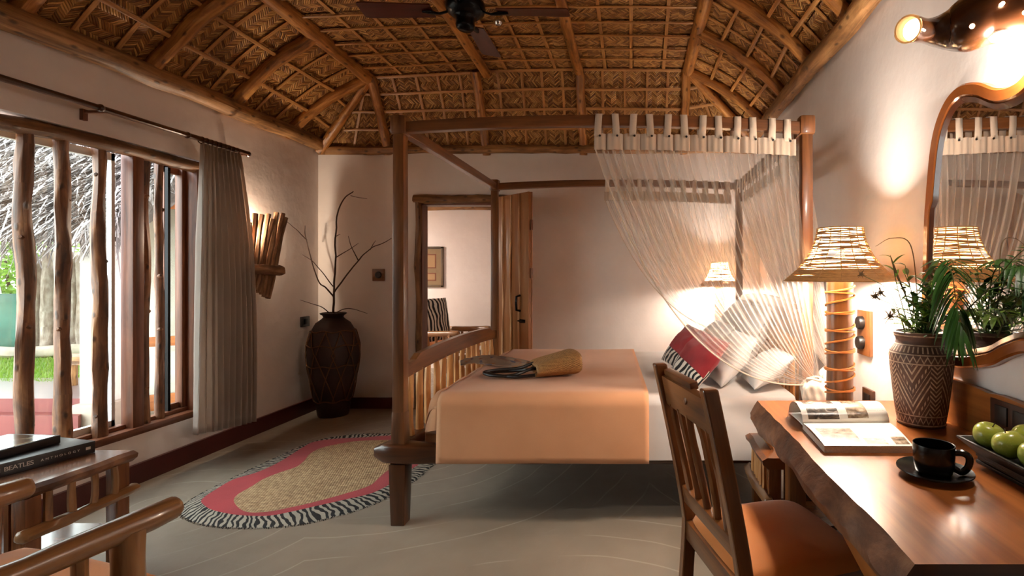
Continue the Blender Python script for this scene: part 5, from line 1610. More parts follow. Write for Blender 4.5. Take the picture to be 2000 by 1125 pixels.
log(p, a, b, .038, .046, k=12, n=12, wob=.004, seed=17, rough=.35, cap_round=True); p.build('cross_log', M['oldstick'], sl)
p = MB(); p.box((XL + .015, 4.08, 1.42), (.03, .10, .10), bev=.004); p.build('back_plate', M['darkplastic'], sl)
p = MB(); p.lathe([(0, -.09), (.018, -.08), (.022, 0), (.018, .08), (0, .09)], 12, (XL + .06, 4.05, 1.50)); p.build('bulb', M['bulb'], sl)
light('stick_light', 'POINT', (XL + .035, 4.05, 1.64), 8.0, (1.0, .82, .62), sl, size=.03)

# ---- clay jar, rope net and dry branches
JC = V((-2.835, 4.775, 0))
jar = thing('clay_jar', JC, 'tall dark clay jar netted with rope in the corner', 'jar')
prof = [(0, .0), (.125, 0), (.132, .02), (.142, .10), (.170, .24), (.198, .40), (.214, .55), (.212, .66), (.188, .77), (.142, .86), (.098, .895), (.082, .912), (.088, .928), (.108, .942), (.112, .950), (.100, .955), (.078, .93), (.07, .86), (.06, .50), (0, .48)]
p = MB(); p.lathe(prof, 44, JC, wob=.03); p.build('jar_body', M['terracotta'], jar)
def jr(z):
    for (r0, z0), (r1, z1) in zip(prof[1:15], prof[2:16]):
        if z0 <= z <= z1: return lerp(r0, r1, (z - z0) / max(1e-6, z1 - z0))
    return .1
def jp(a, z): r_ = jr(z) + .006; return JC + V((cos(a) * r_, sin(a) * r_, z))
lv = [.79, .66, .475, .15]
for z in lv:
    p = MB(); p.tube([jp(2 * pi * i / 48, z + .008 * sin(i * .9)) for i in range(49)], .006, n=6); p.build('rope', M['rope'], jar)
for k in range(9):
    a0 = 2 * pi * k / 9
    for s in (1, -1):
        p = MB(); seq = []
        for i in range(31):
            f = i / 30; z = lerp(.79, .15, f); seq.append(jp(a0 + s * .36 * (1 - abs(2 * ((f * 1.5) % 1) - 1)) + .05 * sin(k * 3), z))
        p.tube(seq, .005, n=5); p.build('rope', M['rope'], jar)
br = thing('dry_branch', JC + V((0, 0, .9)), 'bare dry branch fanning out of the clay jar', 'branch')
DJ = 4.775
segs = [([(651, 640), (651, 611), (651, 580), (653, 558), (655, 491), (659, 420), (673, 387), (690, 374)], .011, 0), ([(651, 580), (636, 562), (620, 544), (598, 469), (595, 440)], .008, -.05), ([(598, 468), (578, 448), (559, 432)], .005, -.36),
        ([(684, 382), (700, 386), (717, 387)], .003, .02), ([(652, 572), (675, 540), (700, 509), (722, 487), (745, 476), (766, 465)], .008, -.06), ([(700, 509), (688, 485), (680, 462)], .005, -.05), ([(655, 503), (676, 491), (700, 475)], .005, .03),
        ([(651, 560), (618, 518), (591, 496)], .005, -.10), ([(722, 487), (733, 470)], .004, -.06), ([(647, 614), (630, 601), (612, 595), (587, 585)], .005, -.14), ([(656, 611), (673, 604), (691, 604), (718, 612)], .005, -.06), ([(657, 462), (664, 457)], .004, 0)]
for pts, r_, dy in segs:
    q = [P(a, b, DJ + dy * i / (len(pts) - 1)) for i, (a, b) in enumerate(pts)]
    q = spline(q, 6 * len(q)); n_ = len(q)
    q = [v_ + V((noise.noise(v_ * 9), noise.noise(v_ * 9 + V((5, 0, 0))), noise.noise(v_ * 9 + V((0, 5, 0))))) * .008 for v_ in q]
    p = MB(); p.tube(q, [lerp(r_, max(.002, r_ * .4), i / (n_ - 1)) for i in range(n_)], n=6); p.build('twig' if r_ < .0075 else 'bough', M['twig'], br)

# ---- small wall fittings
s4 = thing('wall_socket', (-2.53, YB, 1.30), 'square wooden socket with a round black insert by the doorway', 'socket')
c = P(740.5, 537, YB); p = MB(); p.box((c.x, YB - .008, c.z), (.118, .016, .118), bev=.004); p.build('plate', M['chair'], s4)
p = MB(); p.lathe([(0, .012), (.026, .012), (.032, .006), (.034, 0)], 20); p.xform(Matrix.Translation((c.x, YB - .016, c.z)) @ V((0, -1, 0)).to_track_quat('Z', 'Y').to_matrix().to_4x4()); p.build('socket_insert', M['darkplastic'], s4)
s5 = thing('wall_switch', (XL, 4.8, .87), 'square black switch plate low beside the clay jar', 'switch')
c = P(596, 628, 3.12 * F_PX / (VX - 596)); p = MB(); p.box((XL + .008, c.y, c.z), (.016, .12, .095), bev=.004); p.build('plate', M['darkplastic'], s5)
p = MB(); p.box((XL + .018, c.y, c.z), (.006, .05, .05), bev=.002); p.build('rocker', M['blackmetal'], s5)

# ---- kidney shaped rug
pxs = [(352, 1000), (372, 1018), (420, 1029), (500, 1032), (580, 1026), (660, 1008), (730, 985), (775, 962), (812, 937), (848, 907)]
top_px = [(765, 847.5), (700, 848), (640, 856), (590, 872), (550, 890), (510, 908), (460, 932), (410, 956), (370, 979)]
loop = [PZ(a, b, 0) for a, b in pxs] + [V((-1.36, 3.82, 0)), V((-1.50, 4.07, 0)), V((-1.75, 4.18, 0))] + [PZ(a, b, 0) for a, b in top_px]
red_px = [(394, 979), (399, 990), (417, 1000), (462, 1009), (521, 1011), (568, 1003), (616, 992), (674, 979), (727, 966), (764, 947), (795, 925)]
red_top = [(765, 853), (701, 857), (648, 860), (611, 866), (592, 876), (576, 886), (542, 907), (500, 926), (457, 939), (420, 960)]
sis_px = [(457, 984), (478, 1003), (521, 1004), (568, 995), (616, 984), (674, 968), (722, 952), (743, 934), (764, 918)]
sis_top = [(765, 862), (701, 864), (661, 870), (627, 878), (606, 889), (595, 902), (579, 915), (547, 926), (515, 939), (489, 955), (464, 970)]
def even(pts, n=240):
    """equal steps along a closed smooth outline"""
    q = closed_spline(pts, 960); L = [0]
    for k in range(960): L.append(L[-1] + (q[(k + 1) % 960] - q[k]).length)
    out, k = [], 0
    for m_ in range(n):
        t_ = L[-1] * m_ / n
        while L[k + 1] < t_: k += 1
        out.append(q[k].lerp(q[(k + 1) % 960], (t_ - L[k]) / max(1e-9, L[k + 1] - L[k])))
    return out
A_ = even(loop)
B_ = even([PZ(a_, b_, 0) for a_, b_ in red_px] + [V((-1.47, 3.80, 0)), V((-1.62, 4.02, 0)), V((-1.82, 4.10, 0))] + [PZ(a_, b_, 0) for a_, b_ in red_top])
C_ = even([PZ(a_, b_, 0) for a_, b_ in sis_px] + [V((-1.60, 3.70, 0)), V((-1.70, 3.90, 0)), V((-1.87, 4.01, 0))] + [PZ(a_, b_, 0) for a_, b_ in sis_top])
cc = sum(A_, V()) / 240
rug = thing('rug', (cc.x, cc.y, 0), 'kidney shaped sisal rug with red band and zebra edge', 'rug')
def ring_mesh(o, i_, z0, z1, nv, ul, vl):
    p = MB(); p.grid(lambda u, v_: o[int(round(u * 240)) % 240].lerp(i_[int(round(u * 240)) % 240], v_) + V((0, 0, lerp(z0, z1, min(1, v_ * 4)))), 240, nv, uvs=(ul, vl), closed_u=True); return p
def m_fringe():
    t = NT('zebra_fringe'); v = t.uv((1, 1, 1), rnd=False)
    nd = t.n('ShaderNodeTexWave', wave_type='BANDS', bands_direction='X'); t.set(nd, 'Vector', v)
    nd.inputs['Scale'].default_value = 13.0; nd.inputs['Distortion'].default_value = 6.0; nd.inputs['Detail'].default_value = 1.5; nd.inputs['Detail Scale'].default_value = 1.6
    c = t.ramp(nd.outputs[0], [(.42, lin((26, 22, 24))), (.54, lin((176, 166, 151)))])
    return t.fin(c, .9, t.bump(t.noise(t.uv((200, 200, 1)), 1, 2), .3, .003))
def m_sisal():
    t = NT('sisal_weave'); tc = t.n('ShaderNodeTexCoord'); mp = t.n('ShaderNodeMapping'); t.set(mp, 0, tc.outputs['Object']); mp.inputs['Scale'].default_value = (62, 62, 1); mp.inputs['Rotation'].default_value = (0, 0, R(8))
    sp = t.n('ShaderNodeSeparateXYZ'); t.set(sp, 0, mp.outputs[0])
    x = t.math('ADD', sp.outputs[0], t.math('MULTIPLY', t.math('FLOORED_MODULO', t.math('FLOOR', sp.outputs[1]), 2.0), .5))
    hx = t.math('SINE', t.math('MULTIPLY', t.math('FRACT', x), pi)); hy = t.math('SINE', t.math('MULTIPLY', t.math('FRACT', sp.outputs[1]), pi))
    h = t.math('MULTIPLY', hx, hy)
    cb = t.n('ShaderNodeCombineXYZ'); t.set(cb, 0, t.math('FLOOR', x)); t.set(cb, 1, t.math('FLOOR', sp.outputs[1]))
    wn = t.n('ShaderNodeTexWhiteNoise', noise_dimensions='2D'); t.set(wn, 0, cb.outputs[0])
    c = t.ramp(wn.outputs[0], [(0, lin((158, 125, 90))), (.5, lin((180, 147, 108))), (1, lin((200, 168, 127)))])
    return t.fin(c, .85, t.bump(h, .6, .005))
ring_mesh(A_, B_, .002, .010, 3, 3.2, .085).build('zebra_edge', m_fringe(), rug)
p = MB()
for i in range(0, 240, 1):      # short fringe threads along the outer edge
    q, q2 = A_[i], A_[(i + 1) % 240]; n_ = (q - B_[i]).normalized()
    for k in range(2):
        a = q.lerp(q2, k / 2); e = a + n_ * rnd.uniform(.006, .016)
        p.tube([a + V((0, 0, .004)), e + V((0, 0, .001))], .002, n=4, m=rnd.randint(0, 1))
tag(p.build('fringe', [m_plain('black_thread', (34, 30, 30), .9), m_plain('cream_thread', (176, 166, 151), .9)], rug), kind='stuff')
ring_mesh(B_, C_, .010, .012, 3, 3, .13).build('red_band', m_fabric('red_wool', (186, 42, 52), (166, 34, 44), .9, 160, .5), rug)
p = MB(); p.v = [q + V((0, 0, .012)) for q in C_]; p.face(list(range(240)), [(q.x, q.y) for q in C_]); p.build('sisal_centre', m_sisal(), rug, smooth=False)

# ---- ceiling fan
FC = V((-1.015, 3.02, 2.86))
fan = thing('ceiling_fan', FC + V((0, 0, .33)), 'black ceiling fan with four dark wooden blades', 'fan')
p = MB(); p.tube([FC + V((0, 0, .08)), FC + V((0, 0, .31))], .014, n=10); p.build('down_rod', M['blackmetal'], fan)
p = MB(); p.lathe([(0, .0), (.02, .0), (.055, .03), (.06, .05), (0, .055)], 20, FC + V((0, 0, .27))); p.build('canopy_cap', M['blackmetal'], fan)
p = MB(); p.lathe([(0, -.04), (.07, -.035), (.105, -.01), (.115, .02), (.11, .05), (.085, .075), (.04, .09), (0, .092)], 32, FC); p.build('motor', M['blackmetal'], fan)
p = MB(); p.lathe([(0, -.115), (.04, -.112), (.052, -.10), (.055, -.085), (.052, -.07), (.058, -.04), (.07, -.03)], 28, FC); p.build('switch_housing', M['blackmetal'], fan)
for k in range(4):
    an = R(1.5 + 90 * k); d = V((cos(an), sin(an), 0)); s = V((-sin(an), cos(an), 0))
    p = MB(); w0, w1 = .055, .068; poly = []
    L0, L1 = .19, .61
    for (l, w) in ((L0, -w0), (lerp(L0, L1, .9), -w1), (L1 - .01, -w1 * .95), (L1, -w1 * .8), (L1, w1 * .8), (L1 - .01, w1 * .95), (lerp(L0, L1, .9), w1), (L0, w0)):
        poly.append(FC + d * l + s * w + V((0, 0, -.005 + w * .16)))
    p.prism(poly, (0, 0, .007)); b_ = p.build('blade', M['fanwood'], fan, smooth=False)
    p = MB(); p.tube([FC + d * .09 + V((0, 0, .0)), FC + d * .15 + V((0, 0, -.018)), FC + d * .20 + V((0, 0, -.012)), FC + d * .25 + V((0, 0, -.010))], [.012, .014, .022, .010], n=8, flat=.4); p.build('blade_iron', M['blackmetal'], fan)
dl = PZ(973, 38, 3.165)
cd = thing('ceiling_spotlight', (dl.x, dl.y, 3.14), 'small unlit glass fitting on the mat ceiling beside the fan', 'light fitting')
p = MB(); p.lathe([(0, -.03), (.02, -.028), (.034, -.012), (.036, .0), (.028, .02), (.0, .022)], 16, (dl.x, dl.y, 3.15)); p.build('glass_cup', M['chrome'], cd)
p = MB(); p.tube([(dl.x, dl.y, 3.16), (dl.x, dl.y, zu(dl.x, dl.y) + .03)], .02, n=10); p.build('mount', M['pole'], cd)

# ---- armchairs made of polished poles
M['zebra'] = m_zebra('zebra_print', 1.0)
def armchair(loc, rz, label, back_mat, hb=.95):
    t = thing('armchair', loc, label, 'armchair', rz=rz, group='pole armchairs with orange seats')
    def b(mb_, name, mat='armlog', **kw): return mb_.build(name, M[mat] if isinstance(mat, str) else mat, t, world=False, **kw)
    W = .31
    for s in (-1, 1):
        e = .38 if s < 0 else .36
        p = MB(); log(p, (-.30, s * W, .585), (e, s * W, .615), .036, .034, k=12, n=12, wob=.004, seed=s + 7, rough=.1, cap_round=True); b(p, 'arm')
        p = MB(); log(p, (.27, s * W, 0), (.27, s * W, .60), .036, .038, k=8, n=10, wob=.004, seed=s + 9, rough=.15); b(p, 'front_leg')
        p = MB(); log(p, (-.28, s * (W - .01), 0), (-.36, s * (W - .01), hb), .03, .026, k=10, n=9, wob=.004, seed=s + 19, rough=.15); b(p, 'back_leg')
        p = MB(); log(p, (-.28, s * W, .30), (.27, s * W, .31), .028, .028, k=8, n=9, wob=.004, seed=s + 21, rough=.2); b(p, 'side_rail')
        for i in range(4):
            x = lerp(-.18, .17, i / 3); p = MB(); log(p, (x, s * W, .31), (x, s * W, .58), .018, .016, k=5, n=8, wob=.003, seed=i + s * 5, rough=.25); b(p, 'spindle')
    for x, z in ((.27, .30), (-.27, .30)):
        p = MB(); log(p, (x, -W, z), (x, W, z), .028, k=8, n=9, wob=.004, seed=x * 9, rough=.2); b(p, 'cross_rail')
    p = MB(); log(p, (-.36, -W, hb - .03), (-.36, W, hb - .03), .03, k=8, n=9, wob=.004, seed=3, rough=.2, cap_round=True); b(p, 'crest_rail')
    q = pillow_mesh(.60, .58, .14, n=16, ear=.05); q.xform(Matrix.Translation((0.05, 0, .43))); b(q, 'seat_cushion', 'orange')
    q = pillow_mesh(.52, .58, .12, n=16, ear=.05)
    q.uv = [[(u_ * 4, v_ * 4) for u_, v_ in f_] for f_ in q.uv]
    q.xform(orient((1, 0, .16), (-.16, 0, 1), (-.245, 0, .72))); b(q, 'back_cushion', back_mat)
    return t
armchair((-1.768, 1.223, 0), R(75), 'pole armchair with an orange seat beside the book table', 'orange')
armchair((-2.36, 6.45, 0), R(-20), 'pole armchair with a zebra print back in the next room', 'zebra')

# ---- side table with two books
bedside(-2.285, -2.96, 1.93, 2.345, .50, 'slab topped side table carrying two dark books', 14, 'side_table', None, 4)
def book(name, far, near, width, th, z0, label, cov, cat='book'):
    a, b_ = V(far), V(near); d = (a - b_).normalized(); s = V((-1, 0, 0)); s = (s - d * s.dot(d)).normalized(); L = (a - b_).length
    t = thing(name, (a.x, a.y, z0), label, cat)
    rot = Matrix((d, s, V((0, 0, 1)))).transposed(); c = (a + b_) / 2 + s * width / 2
    p = MB(); p.box(V((c.x, c.y, z0 + th / 2)) + s * .004, (L - .008, width - .012, th - .008), rot=rot); p.build('page_block', M['pageedge'], t, smooth=False)
    for z in (z0 + .002, z0 + th - .002):
        p = MB(); p.box((c.x, c.y, z), (L, width, .004), rot=rot, bev=.001); p.build('cover', cov, t)
    p = MB(); q = (a + b_) / 2 + s * .002; p.box((q.x, q.y, z0 + th / 2), (L, .005, th), rot=rot, bev=.0015); p.build('spine', cov, t)
    return t, d, s
M['bookblack'] = m_plain('black_book_cloth', (26, 22, 24), .35, .1)
zt_ = .501
fa_, ne_ = (-2.452, 2.315, 0), (-2.535, 1.975, 0)
bk, d_, s_ = book('book', fa_, ne_, .27, .052, zt_, 'thick black book with white spine lettering, under the other book', M['bookblack'])
M['ink'] = m_plain('white_ink', (206, 200, 192), .5, .02)
def lettering(txt, along, size, zc, spacing=1.0):
    cu = bpy.data.curves.new('lettering', 'FONT'); cu.body = txt; cu.size = size; cu.extrude = .0003; cu.space_character = spacing; cu.align_y = 'CENTER'
    cu.materials.append(M['ink'])
    tmp = bpy.data.objects.new('lettering', cu); col.objects.link(tmp)
    bpy.context.view_layer.update()
    me = bpy.data.meshes.new_from_object(tmp.evaluated_get(bpy.context.evaluated_depsgraph_get()))
    bpy.data.objects.remove(tmp); me.materials.clear(); me.materials.append(M['ink'])
    o = bpy.data.objects.new('lettering', me); col.objects.link(o); o.parent = bk
    n_ = -s_; pos = V(ne_) + d_ * along + n_ * .0015; pos.z = zc
    mt = Matrix.Translation(pos) @ Matrix((d_, V((0, 0, 1)), n_)).transposed().to_4x4()
    o.matrix_local = root_matrix(bk).inverted() @ mt
lettering('THE', .02, .018, zt_ + .026); lettering('BEATLES', .062, .025, zt_ + .026, .9); lettering('A N T H O L O G Y', .170, .0135, zt_ + .026, 1.1)
p = MB(); q = V(ne_) + d_ * .325 - s_ * .001; p.box((q.x, q.y, zt_ + .026), (.016, .002, .012), rot=Matrix((d_, s_, V((0, 0, 1)))).transposed()); p.build('spine_emblem', M['ink'], bk, smooth=False)
def m_cover():
    t = NT('photo_cover'); n1 = t.noise(t.uv(obj=True), 9, 5, .6, .8)
    return t.fin(t.ramp(n1, [(.35, lin((34, 26, 22))), (.55, lin((104, 84, 64))), (.72, lin((180, 160, 132)))]), .15)
b2, d2, s2_ = book('book', (-2.575, 2.285, 0), (-2.60, 1.955, 0), .25, .034, zt_ + .053, 'slimmer book with a glossy picture cover, on top of the black book', M['bookblack'])
p = MB(); q = (V((-2.575, 2.285, 0)) + V((-2.60, 1.955, 0))) / 2 + s2_ * .125; p.box((q.x, q.y, zt_ + .053 + .0345), (.31, .235, .001), rot=Matrix((d2, s2_, V((0, 0, 1)))).transposed()); p.build('cover_picture', m_cover(), b2, smooth=False)

# ---- the next room: framed print, and an unseen lamp added to light it
pic = thing('framed_print', (-2.97, 7.19, 1.42), 'framed olive print with two dark inset pictures beyond the doorway', 'picture')
M['frame_olive'] = m_wood('rustic_frame', (60, 44, 28), (104, 80, 52), .6, 3, 20, .3); M['mount'] = m_plain('olive_mount', (126, 102, 72), .8, .08)
x0, x1, z0, z1 = -3.22, -2.725, 1.135, 1.705
for (cx, cz, sx, sz) in (((x0 + x1) / 2, z1 - .015, x1 - x0, .03), ((x0 + x1) / 2, z0 + .015, x1 - x0, .03), (x0 + .015, (z0 + z1) / 2, .03, z1 - z0), (x1 - .015, (z0 + z1) / 2, .03, z1 - z0)):
    p = MB(); p.box((cx, 7.185, cz), (sx, .03, sz), bev=.005); p.build('frame_bar', M['frame_olive'], pic)
p = MB(); p.box(((x0 + x1) / 2, 7.192, (z0 + z1) / 2), (x1 - x0 - .04, .012, z1 - z0 - .04)); p.build('mount', M['mount'], pic, smooth=False)
def m_print(seed):
    t = NT('animal_print'); n1 = t.noise(t.uv((1, 1, 1), rnd=False), 3.0 + seed, 3)
    tc = t.n('ShaderNodeTexCoord'); vm = t.n('ShaderNodeVectorMath', operation='DISTANCE'); t.set(vm, 0, tc.outputs['Generated']); vm.inputs[1].default_value = (.5, .5, .45)
    s = t.math('ADD', vm.outputs['Value'], t.math('MULTIPLY', n1, .5))
    return t.fin(t.ramp(s, [(.52, lin((30, 22, 20))), (.6, lin((150, 116, 80)))]), .8)
for (za, zb, sd_) in ((1.40, 1.60, 0), (1.225, 1.335, 2)):
    p = MB(); p.box((-2.97, 7.186, (za + zb) / 2), (.29, .004, zb - za)); ins = p.build('inset_border', m_plain('inset_red', (112, 62, 40), .8), pic, smooth=False)
    p = MB(); p.box((-2.97, 7.184, (za + zb) / 2), (.26, .004, zb - za - .03)); p.build('print', m_print(sd_), ins, smooth=False)
def pendant(x, y, zc, zs, label, energy, colr):
    pl = thing('added_pendant_lamp', (x, y, zc), label, 'lamp')
    p = MB(); p.tube([(x, y, zc), (x, y, zs + .2)], .006, n=6); p.build('cord', M['darkplastic'], pl)
    p = MB(); p.lathe([(.05, zs + .22), (.17, zs)], 24, (x, y, 0)); p.f = p.f[:-2]; p.uv = p.uv[:-2]; p.mi = p.mi[:-2]; p.build('shade', M['lining'], pl, solid=.002)
    p = MB(); p.lathe([(0, -.04), (.03, -.01), (.03, .01), (0, .04)], 12, (x, y, zs + .09)); p.build('bulb', M['bulb'], pl)
    light('next_room_added_light_offscreen', 'POINT', (x, y, zs + .02), energy, colr, pl, size=.08)
pendant(-4.2, 6.1, 2.42, 1.95, 'unseen hanging lamp added to light the next room', 55, (1.0, .90, .80))
# ================================================================ OUTSIDE THE WINDOW
rnd = random.Random(5)
M['redstep'] = m_plain('red_oxide_step', (104, 42, 41), .5, .15, 4, .15)
M['mauve'] = m_plain('worn_verandah_floor', (116, 101, 103), .3, .12, 3, .1)
M['path'] = m_plain('pale_path', (146, 134, 121), .7, .15, 3, .3)
M['white'] = m_plaster('white_wash', (214, 212, 208), (200, 198, 194))
tag(slab('ground', [(-16, XL - .24, -8, 5.0, -.14, -.02), (XL - .24, 6, -8, YF - .2, -.14, -.02), (-16, -5.4, 5.0, 16, -.14, -.02)], M['path']), 'pale earth path outside the window', 'ground')
ver = MB()
ver.prism([V((-11, 4.35, 0)), V((-4.72, 4.35, 0)), V((-5.12, 4.82, 0)), V((-5.45, 5.25, 0)), V((-11, 5.0, 0))], (0, 0, .256))
tag(ver.build('verandah_floor', M['mauve'], smooth=False), 'worn mauve verandah floor outside the window', 'floor', kind=STR)
st = thing('verandah_steps', (-7, 4.3, -.02), 'two red oxide steps up to the verandah', 'steps', kind=STR)
p = MB(); p.prism([V((-11, 4.335, .144)), V((-4.72, 4.335, .144)), V((-4.72, 4.35, .144)), V((-11, 4.35, .144))], (0, 0, .112)); p.build('riser', M['redstep'], st, smooth=False)
p = MB(); p.prism([V((-11, 4.21, -.02)), V((-4.60, 4.21, -.02)), V((-4.68, 4.335, -.02)), V((-11, 4.335, -.02))], (0, 0, .164)); p.build('step', M['redstep'], st, smooth=False)
pil = thing('pillar', (-4.62, 4.42, -.02), 'white square verandah pillar on a grey plinth', 'pillar')
p = MB(); p.box((-4.62, 4.42, .90), (.19, .19, 1.72), bev=.01); p.build('shaft', M['white'], pil)
p = MB(); p.box((-4.60, 4.40, .10), (.26, .26, .24), bev=.02); p.build('plinth', M['path'], pil)
# glazed wooden door standing open
gd = thing('glazed_door', (-4.95, 4.62, 0), 'open glazed wooden door beyond the log bars', 'door')
a, b = V((-4.80, 4.60, 0)), V((-4.25, 4.98, 0)); d = (b - a).normalized(); L = (b - a).length; rot = Matrix((d, V((0, 0, 1)).cross(d), V((0, 0, 1)))).transposed()
M['odoor'] = m_wood('orange_door_wood', (140, 76, 34), (196, 122, 66), .4, 1.6, 24, .1)
for l in (.065, L - .055):
    p = MB(); q = a + d * l; p.box((q.x, q.y, 1.03), (.125 if l < .1 else .1, .04, 2.04), rot=rot, bev=.004); p.build('stile', M['odoor'], gd)
for z, h in ((.11, .15), (.68, .09), (1.99, .12)):
    p = MB(); q = a + d * L / 2; p.box((q.x, q.y, z), (L - .2, .036, h), rot=rot, bev=.003); p.build('rail', M['odoor'], gd)
for z0, z1 in ((.18, .64), (.72, 1.93)):
    p = MB(); q = a + d * L / 2; p.box((q.x, q.y, (z0 + z1) / 2), (L - .22, .006, z1 - z0), rot=rot); p.build('pane', M['glass'], gd, smooth=False)
p = MB(); q = a + d * .10; n_ = V((d.y, -d.x, 0)) * (1 if V((d.y, -d.x, 0)).y < 0 else -1)
p.tube(spline([q + n_ * .02 + V((0, 0, 1.12)), q + n_ * .07 + V((0, 0, 1.11)), q + n_ * .075 + V((0, 0, 1.02)), q + n_ * .07 + V((0, 0, .93)), q + n_ * .02 + V((0, 0, .92))], 16), .017, n=8); p.build('handle', M['odoor'], gd)
# bench on the verandah
bn = thing('bench', (-5.25, 4.85, .256), 'low wooden bench on the verandah', 'bench')
p = MB(); p.prism([V((-5.36, 4.74, .51)), V((-5.0, 4.72, .51)), V((-5.0, 4.97, .51)), V((-5.46, 4.95, .51)), V((-5.52, 4.84, .51))], (0, 0, .035)); p.build('seat', M['eave'], bn, smooth=False)
for x, y in ((-5.36, 4.86), (-5.14, 4.82)):
    p = MB(); log(p, (x, y, .256), (x, y, .51), .034, k=5, n=8, wob=.003, seed=x); p.build('leg', M['eave'], bn)
p = MB(); p.box((-5.25, 4.84, .475), (.22, .04, .04)); p.build('rail', M['eave'], bn, smooth=False)
# lawn, kerb, fence of split logs
tag(slab('lawn_bed', [(-16, -5.5, 5.0, 12, -.05, .235)], m_plain('lawn_soil', (92, 120, 44), .9, .3, 3)), 'earth bank under the lawn', 'ground')
p = MB()
for i in range(9000):
    x = rnd.uniform(-9.2, -5.6); y = rnd.uniform(5.02, 6.5); h = rnd.uniform(.025, .06); an = rnd.uniform(0, 6.28); w = .006
    b0 = len(p.v); e = V((cos(an), sin(an), 0)); q = V((x, y, .235)); tip = q + V((rnd.uniform(-.03, .03), rnd.uniform(-.03, .03), h))
    p.v += [q - e * w, q + e * w, tip]; p.face([b0, b0 + 1, b0 + 2], [(0, 0), (.01, 0), (0, h)])
tag(p.build('grass', m_leaf('lawn_grass', (88, 130, 36), (142, 176, 66), .3)), 'bright green lawn grass beyond the verandah', 'grass', kind='stuff')
kb = MB(); log(kb, (-10.5, 6.4, .30), (-6.5, 6.75, .33), .075, k=14, n=10, wob=.02, seed=8, rough=.2)
tag(kb.build('kerb_log', m_plain('pale_kerb', (170, 158, 142), .8, .2, 6, .4), origin=(-8.5, 6.5, .235)), 'pale fallen log edging the lawn', 'log')
fn_ = thing('log_fence', (-7.6, 6.9, .235), 'fence of bark covered split logs at the lawn edge', 'fence')
M['fencebark'] = m_bark('fence_bark', (104, 88, 76), (158, 144, 132), (206, 196, 186), .85, .9, 3.5, 14)
M['fenceheart'] = m_wood('fence_heartwood', (178, 112, 80), (222, 160, 124), .7, 2, 20, .2)
for i in range(16):
    x = -8.15 + i * .165; h = 1.30 + .14 * sin(i * 2.3); yb = 6.92 + (i % 3) * .02
    p = MB(); log(p, (x, yb, .2), (x + .03 * sin(i), yb, .235 + h), .085, .07, k=8, n=9, wob=.01, seed=i + 200, rough=.25); p.build('split_log', M['fencebark'], fn_)
    if i % 2 == 0:
        p = MB(); p.box((x + .083, yb + .07, .2 + h / 2), (.12, .03, h)); p.build('heart_board', M['fenceheart'], fn_, smooth=False)
# shade cloth and shrubs at the left
sc2 = MB(); sc2.grid(lambda u, v_: V((lerp(-10.5, -8.25, u), 7.05 + .05 * sin(u * 9 + v_ * 3), lerp(.23, 1.05, v_))), 20, 6, uvs=(2, 1))
tag(sc2.build('shade_cloth', m_fabric('green_shade_cloth', (60, 116, 100), (40, 92, 76), .8, 90, .3), origin=(-9.3, 7.05, .235), solid=.004), 'green shade cloth screen beside the log fence', 'screen')
def shrub(x, y, z0, h, r, n, label, mat, seed):
    r_ = random.Random(seed); t = thing('shrub', (x, y, z0), label, 'shrub', group='shrubs behind the fence')
    p = MB()
    for k in range(6):
        a = k * 1.05; p.tube([(x, y, z0), (x + cos(a) * r * .3, y + sin(a) * r * .3, z0 + h * .5), (x + cos(a) * r * .7, y + sin(a) * r * .6, z0 + h * .85)], [.03, .02, .008], n=5)
    p.build('stems', M['twig'], t)
    p = MB()
    for i in range(n):
        d = V((r_.gauss(0, 1), r_.gauss(0, 1), r_.gauss(0, 1))).normalized() * (r_.random() ** .4); c = V((x + d.x * r, y + d.y * r, z0 + h * .58 + d.z * h * .46))
        e = V((r_.gauss(0, 1), r_.gauss(0, 1), r_.gauss(-.2, .6))).normalized(); s = e.orthogonal().normalized(); l, w = r_.uniform(.07, .13), r_.uniform(.02, .035)
        b0 = len(p.v); p.v += [c, c + e * l * .5 + s * w, c + e * l, c + e * l * .5 - s * w]; p.face([b0, b0 + 1, b0 + 2, b0 + 3], [(0, 0), (.05, .02), (.1, 0), (.05, -.02)])
    tag(p.build('foliage', mat, t), kind='stuff')
M['shrub1'] = m_leaf('shrub_leaf', (70, 112, 36), (146, 178, 80), .35); M['shrub2'] = m_leaf('shrub_leaf_dark', (44, 84, 30), (104, 142, 58), .35)
shrub(-9.7, 8.0, .235, 1.9, .8, 2200, 'bright leafy shrub rising over the shade cloth', M['shrub1'], 1)
shrub(-8.35, 9.05, .235, 1.7, .7, 1600, 'darker shrub between shade cloth and log fence', M['shrub2'], 2)
shrub(-6.9, 10.1, .235, 2.4, .9, 1800, 'leafy shrub standing behind the split log fence', M['shrub1'], 3)
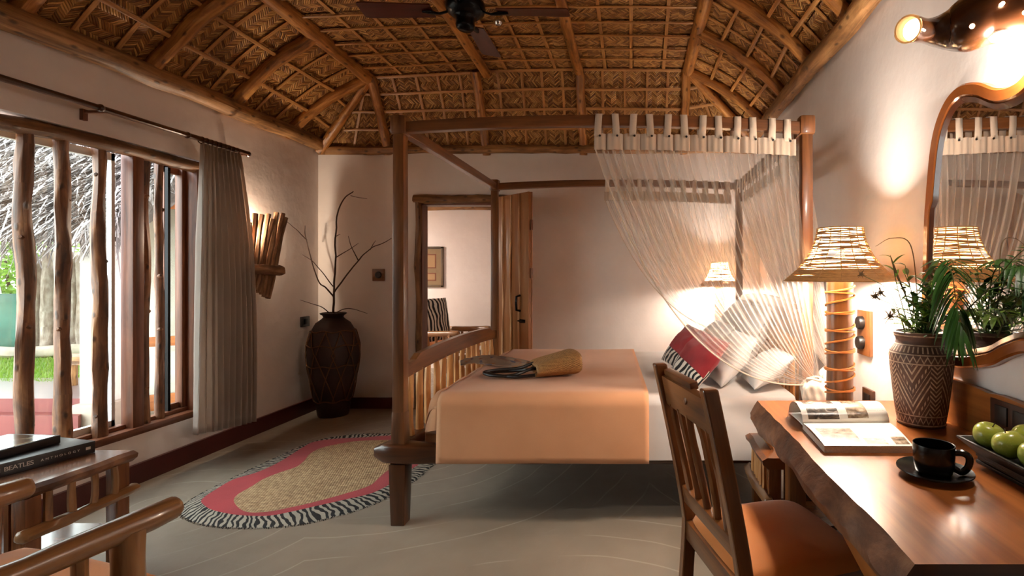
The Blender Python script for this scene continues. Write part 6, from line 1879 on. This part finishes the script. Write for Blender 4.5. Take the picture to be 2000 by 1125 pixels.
# thatched verandah roof, grey with age
th = thing('thatched_roof', (-7, 5.0, 1.7), 'weathered grey palm thatch roof hanging over the verandah', 'roof')
M['thatch'] = m_bark('thatch_mass', (38, 34, 32), (74, 68, 66), (120, 114, 112), .9, .8, 6, 20)
M['straw1'] = m_plain('grey_thatch_strand', (124, 118, 118), .8, .2, 10); M['straw2'] = m_plain('pale_thatch_strand', (178, 174, 174), .7, .15, 10); M['straw3'] = m_plain('dark_thatch_strand', (56, 48, 42), .85, .2, 10)
TX0, TX1 = -10.5, -4.22
def roofp(x, f): return V((x, lerp(4.12, 6.6, f), lerp(1.72, 3.75, f)))
p = MB(); p.prism([roofp(TX0, 0), roofp(TX1, 0), roofp(TX1, 1), roofp(TX0, 1)], (0, .10, -.14)); p.build('thatch_base', M['thatch'], th, smooth=False)
for m_, cnt in (('straw1', 3600), ('straw2', 2200), ('straw3', 3000)):
    p = MB()
    for i in range(cnt):
        x = rnd.uniform(-7.2, TX1); f = rnd.random() ** 1.3 * .62
        a = roofp(x, f) + V((0, -.02, .03)) * rnd.uniform(.2, 2.6)
        dn = V((rnd.gauss(0, .75), -.77, -.63)).normalized(); L = rnd.uniform(.18, .5); w = rnd.uniform(.0025, .0065)
        s = dn.cross(V((0, .6, .8))).normalized() * w; sagv = V((rnd.gauss(0, .05), -.02, -rnd.uniform(.0, .12)))
        b0 = len(p.v); q1 = a + dn * L * .5 + V((0, -.012, .016)) * rnd.random(); q2 = a + dn * L + sagv
        p.v += [a - s, a + s, q1 + s, q1 - s, q2 + s * .4, q2 - s * .4]; p.face([b0, b0 + 1, b0 + 2, b0 + 3], [(0, 0)] * 4); p.face([b0 + 3, b0 + 2, b0 + 4, b0 + 5], [(0, 0)] * 4)
    tag(p.build('strands', M[m_], th, smooth=False), kind='stuff')
p = MB()
for i in range(700):      # ragged fringe
    x = rnd.uniform(-7.2, TX1 - .02); a = roofp(x, rnd.uniform(-.01, .04)) + V((0, rnd.uniform(-.03, .1), rnd.uniform(-.06, .04))); L = rnd.uniform(.08, .38) * (1.3 if rnd.random() < .2 else .8); w = rnd.uniform(.003, .009)
    e = a + V((rnd.gauss(0, .10), rnd.gauss(-.03, .04), -L)); mq = (a + e) / 2 + V((rnd.gauss(0, .03), rnd.gauss(0, .03), 0)); s = V((w, rnd.uniform(-w, w), 0)); b0 = len(p.v)
    p.v += [a - s, a + s, mq + s, mq - s, e + s * .3, e - s * .3]; p.face([b0, b0 + 1, b0 + 2, b0 + 3], [(0, 0)] * 4); p.face([b0 + 3, b0 + 2, b0 + 4, b0 + 5], [(0, 0)] * 4)
tag(p.build('fringe', M['straw1'], th, smooth=False), kind='stuff')
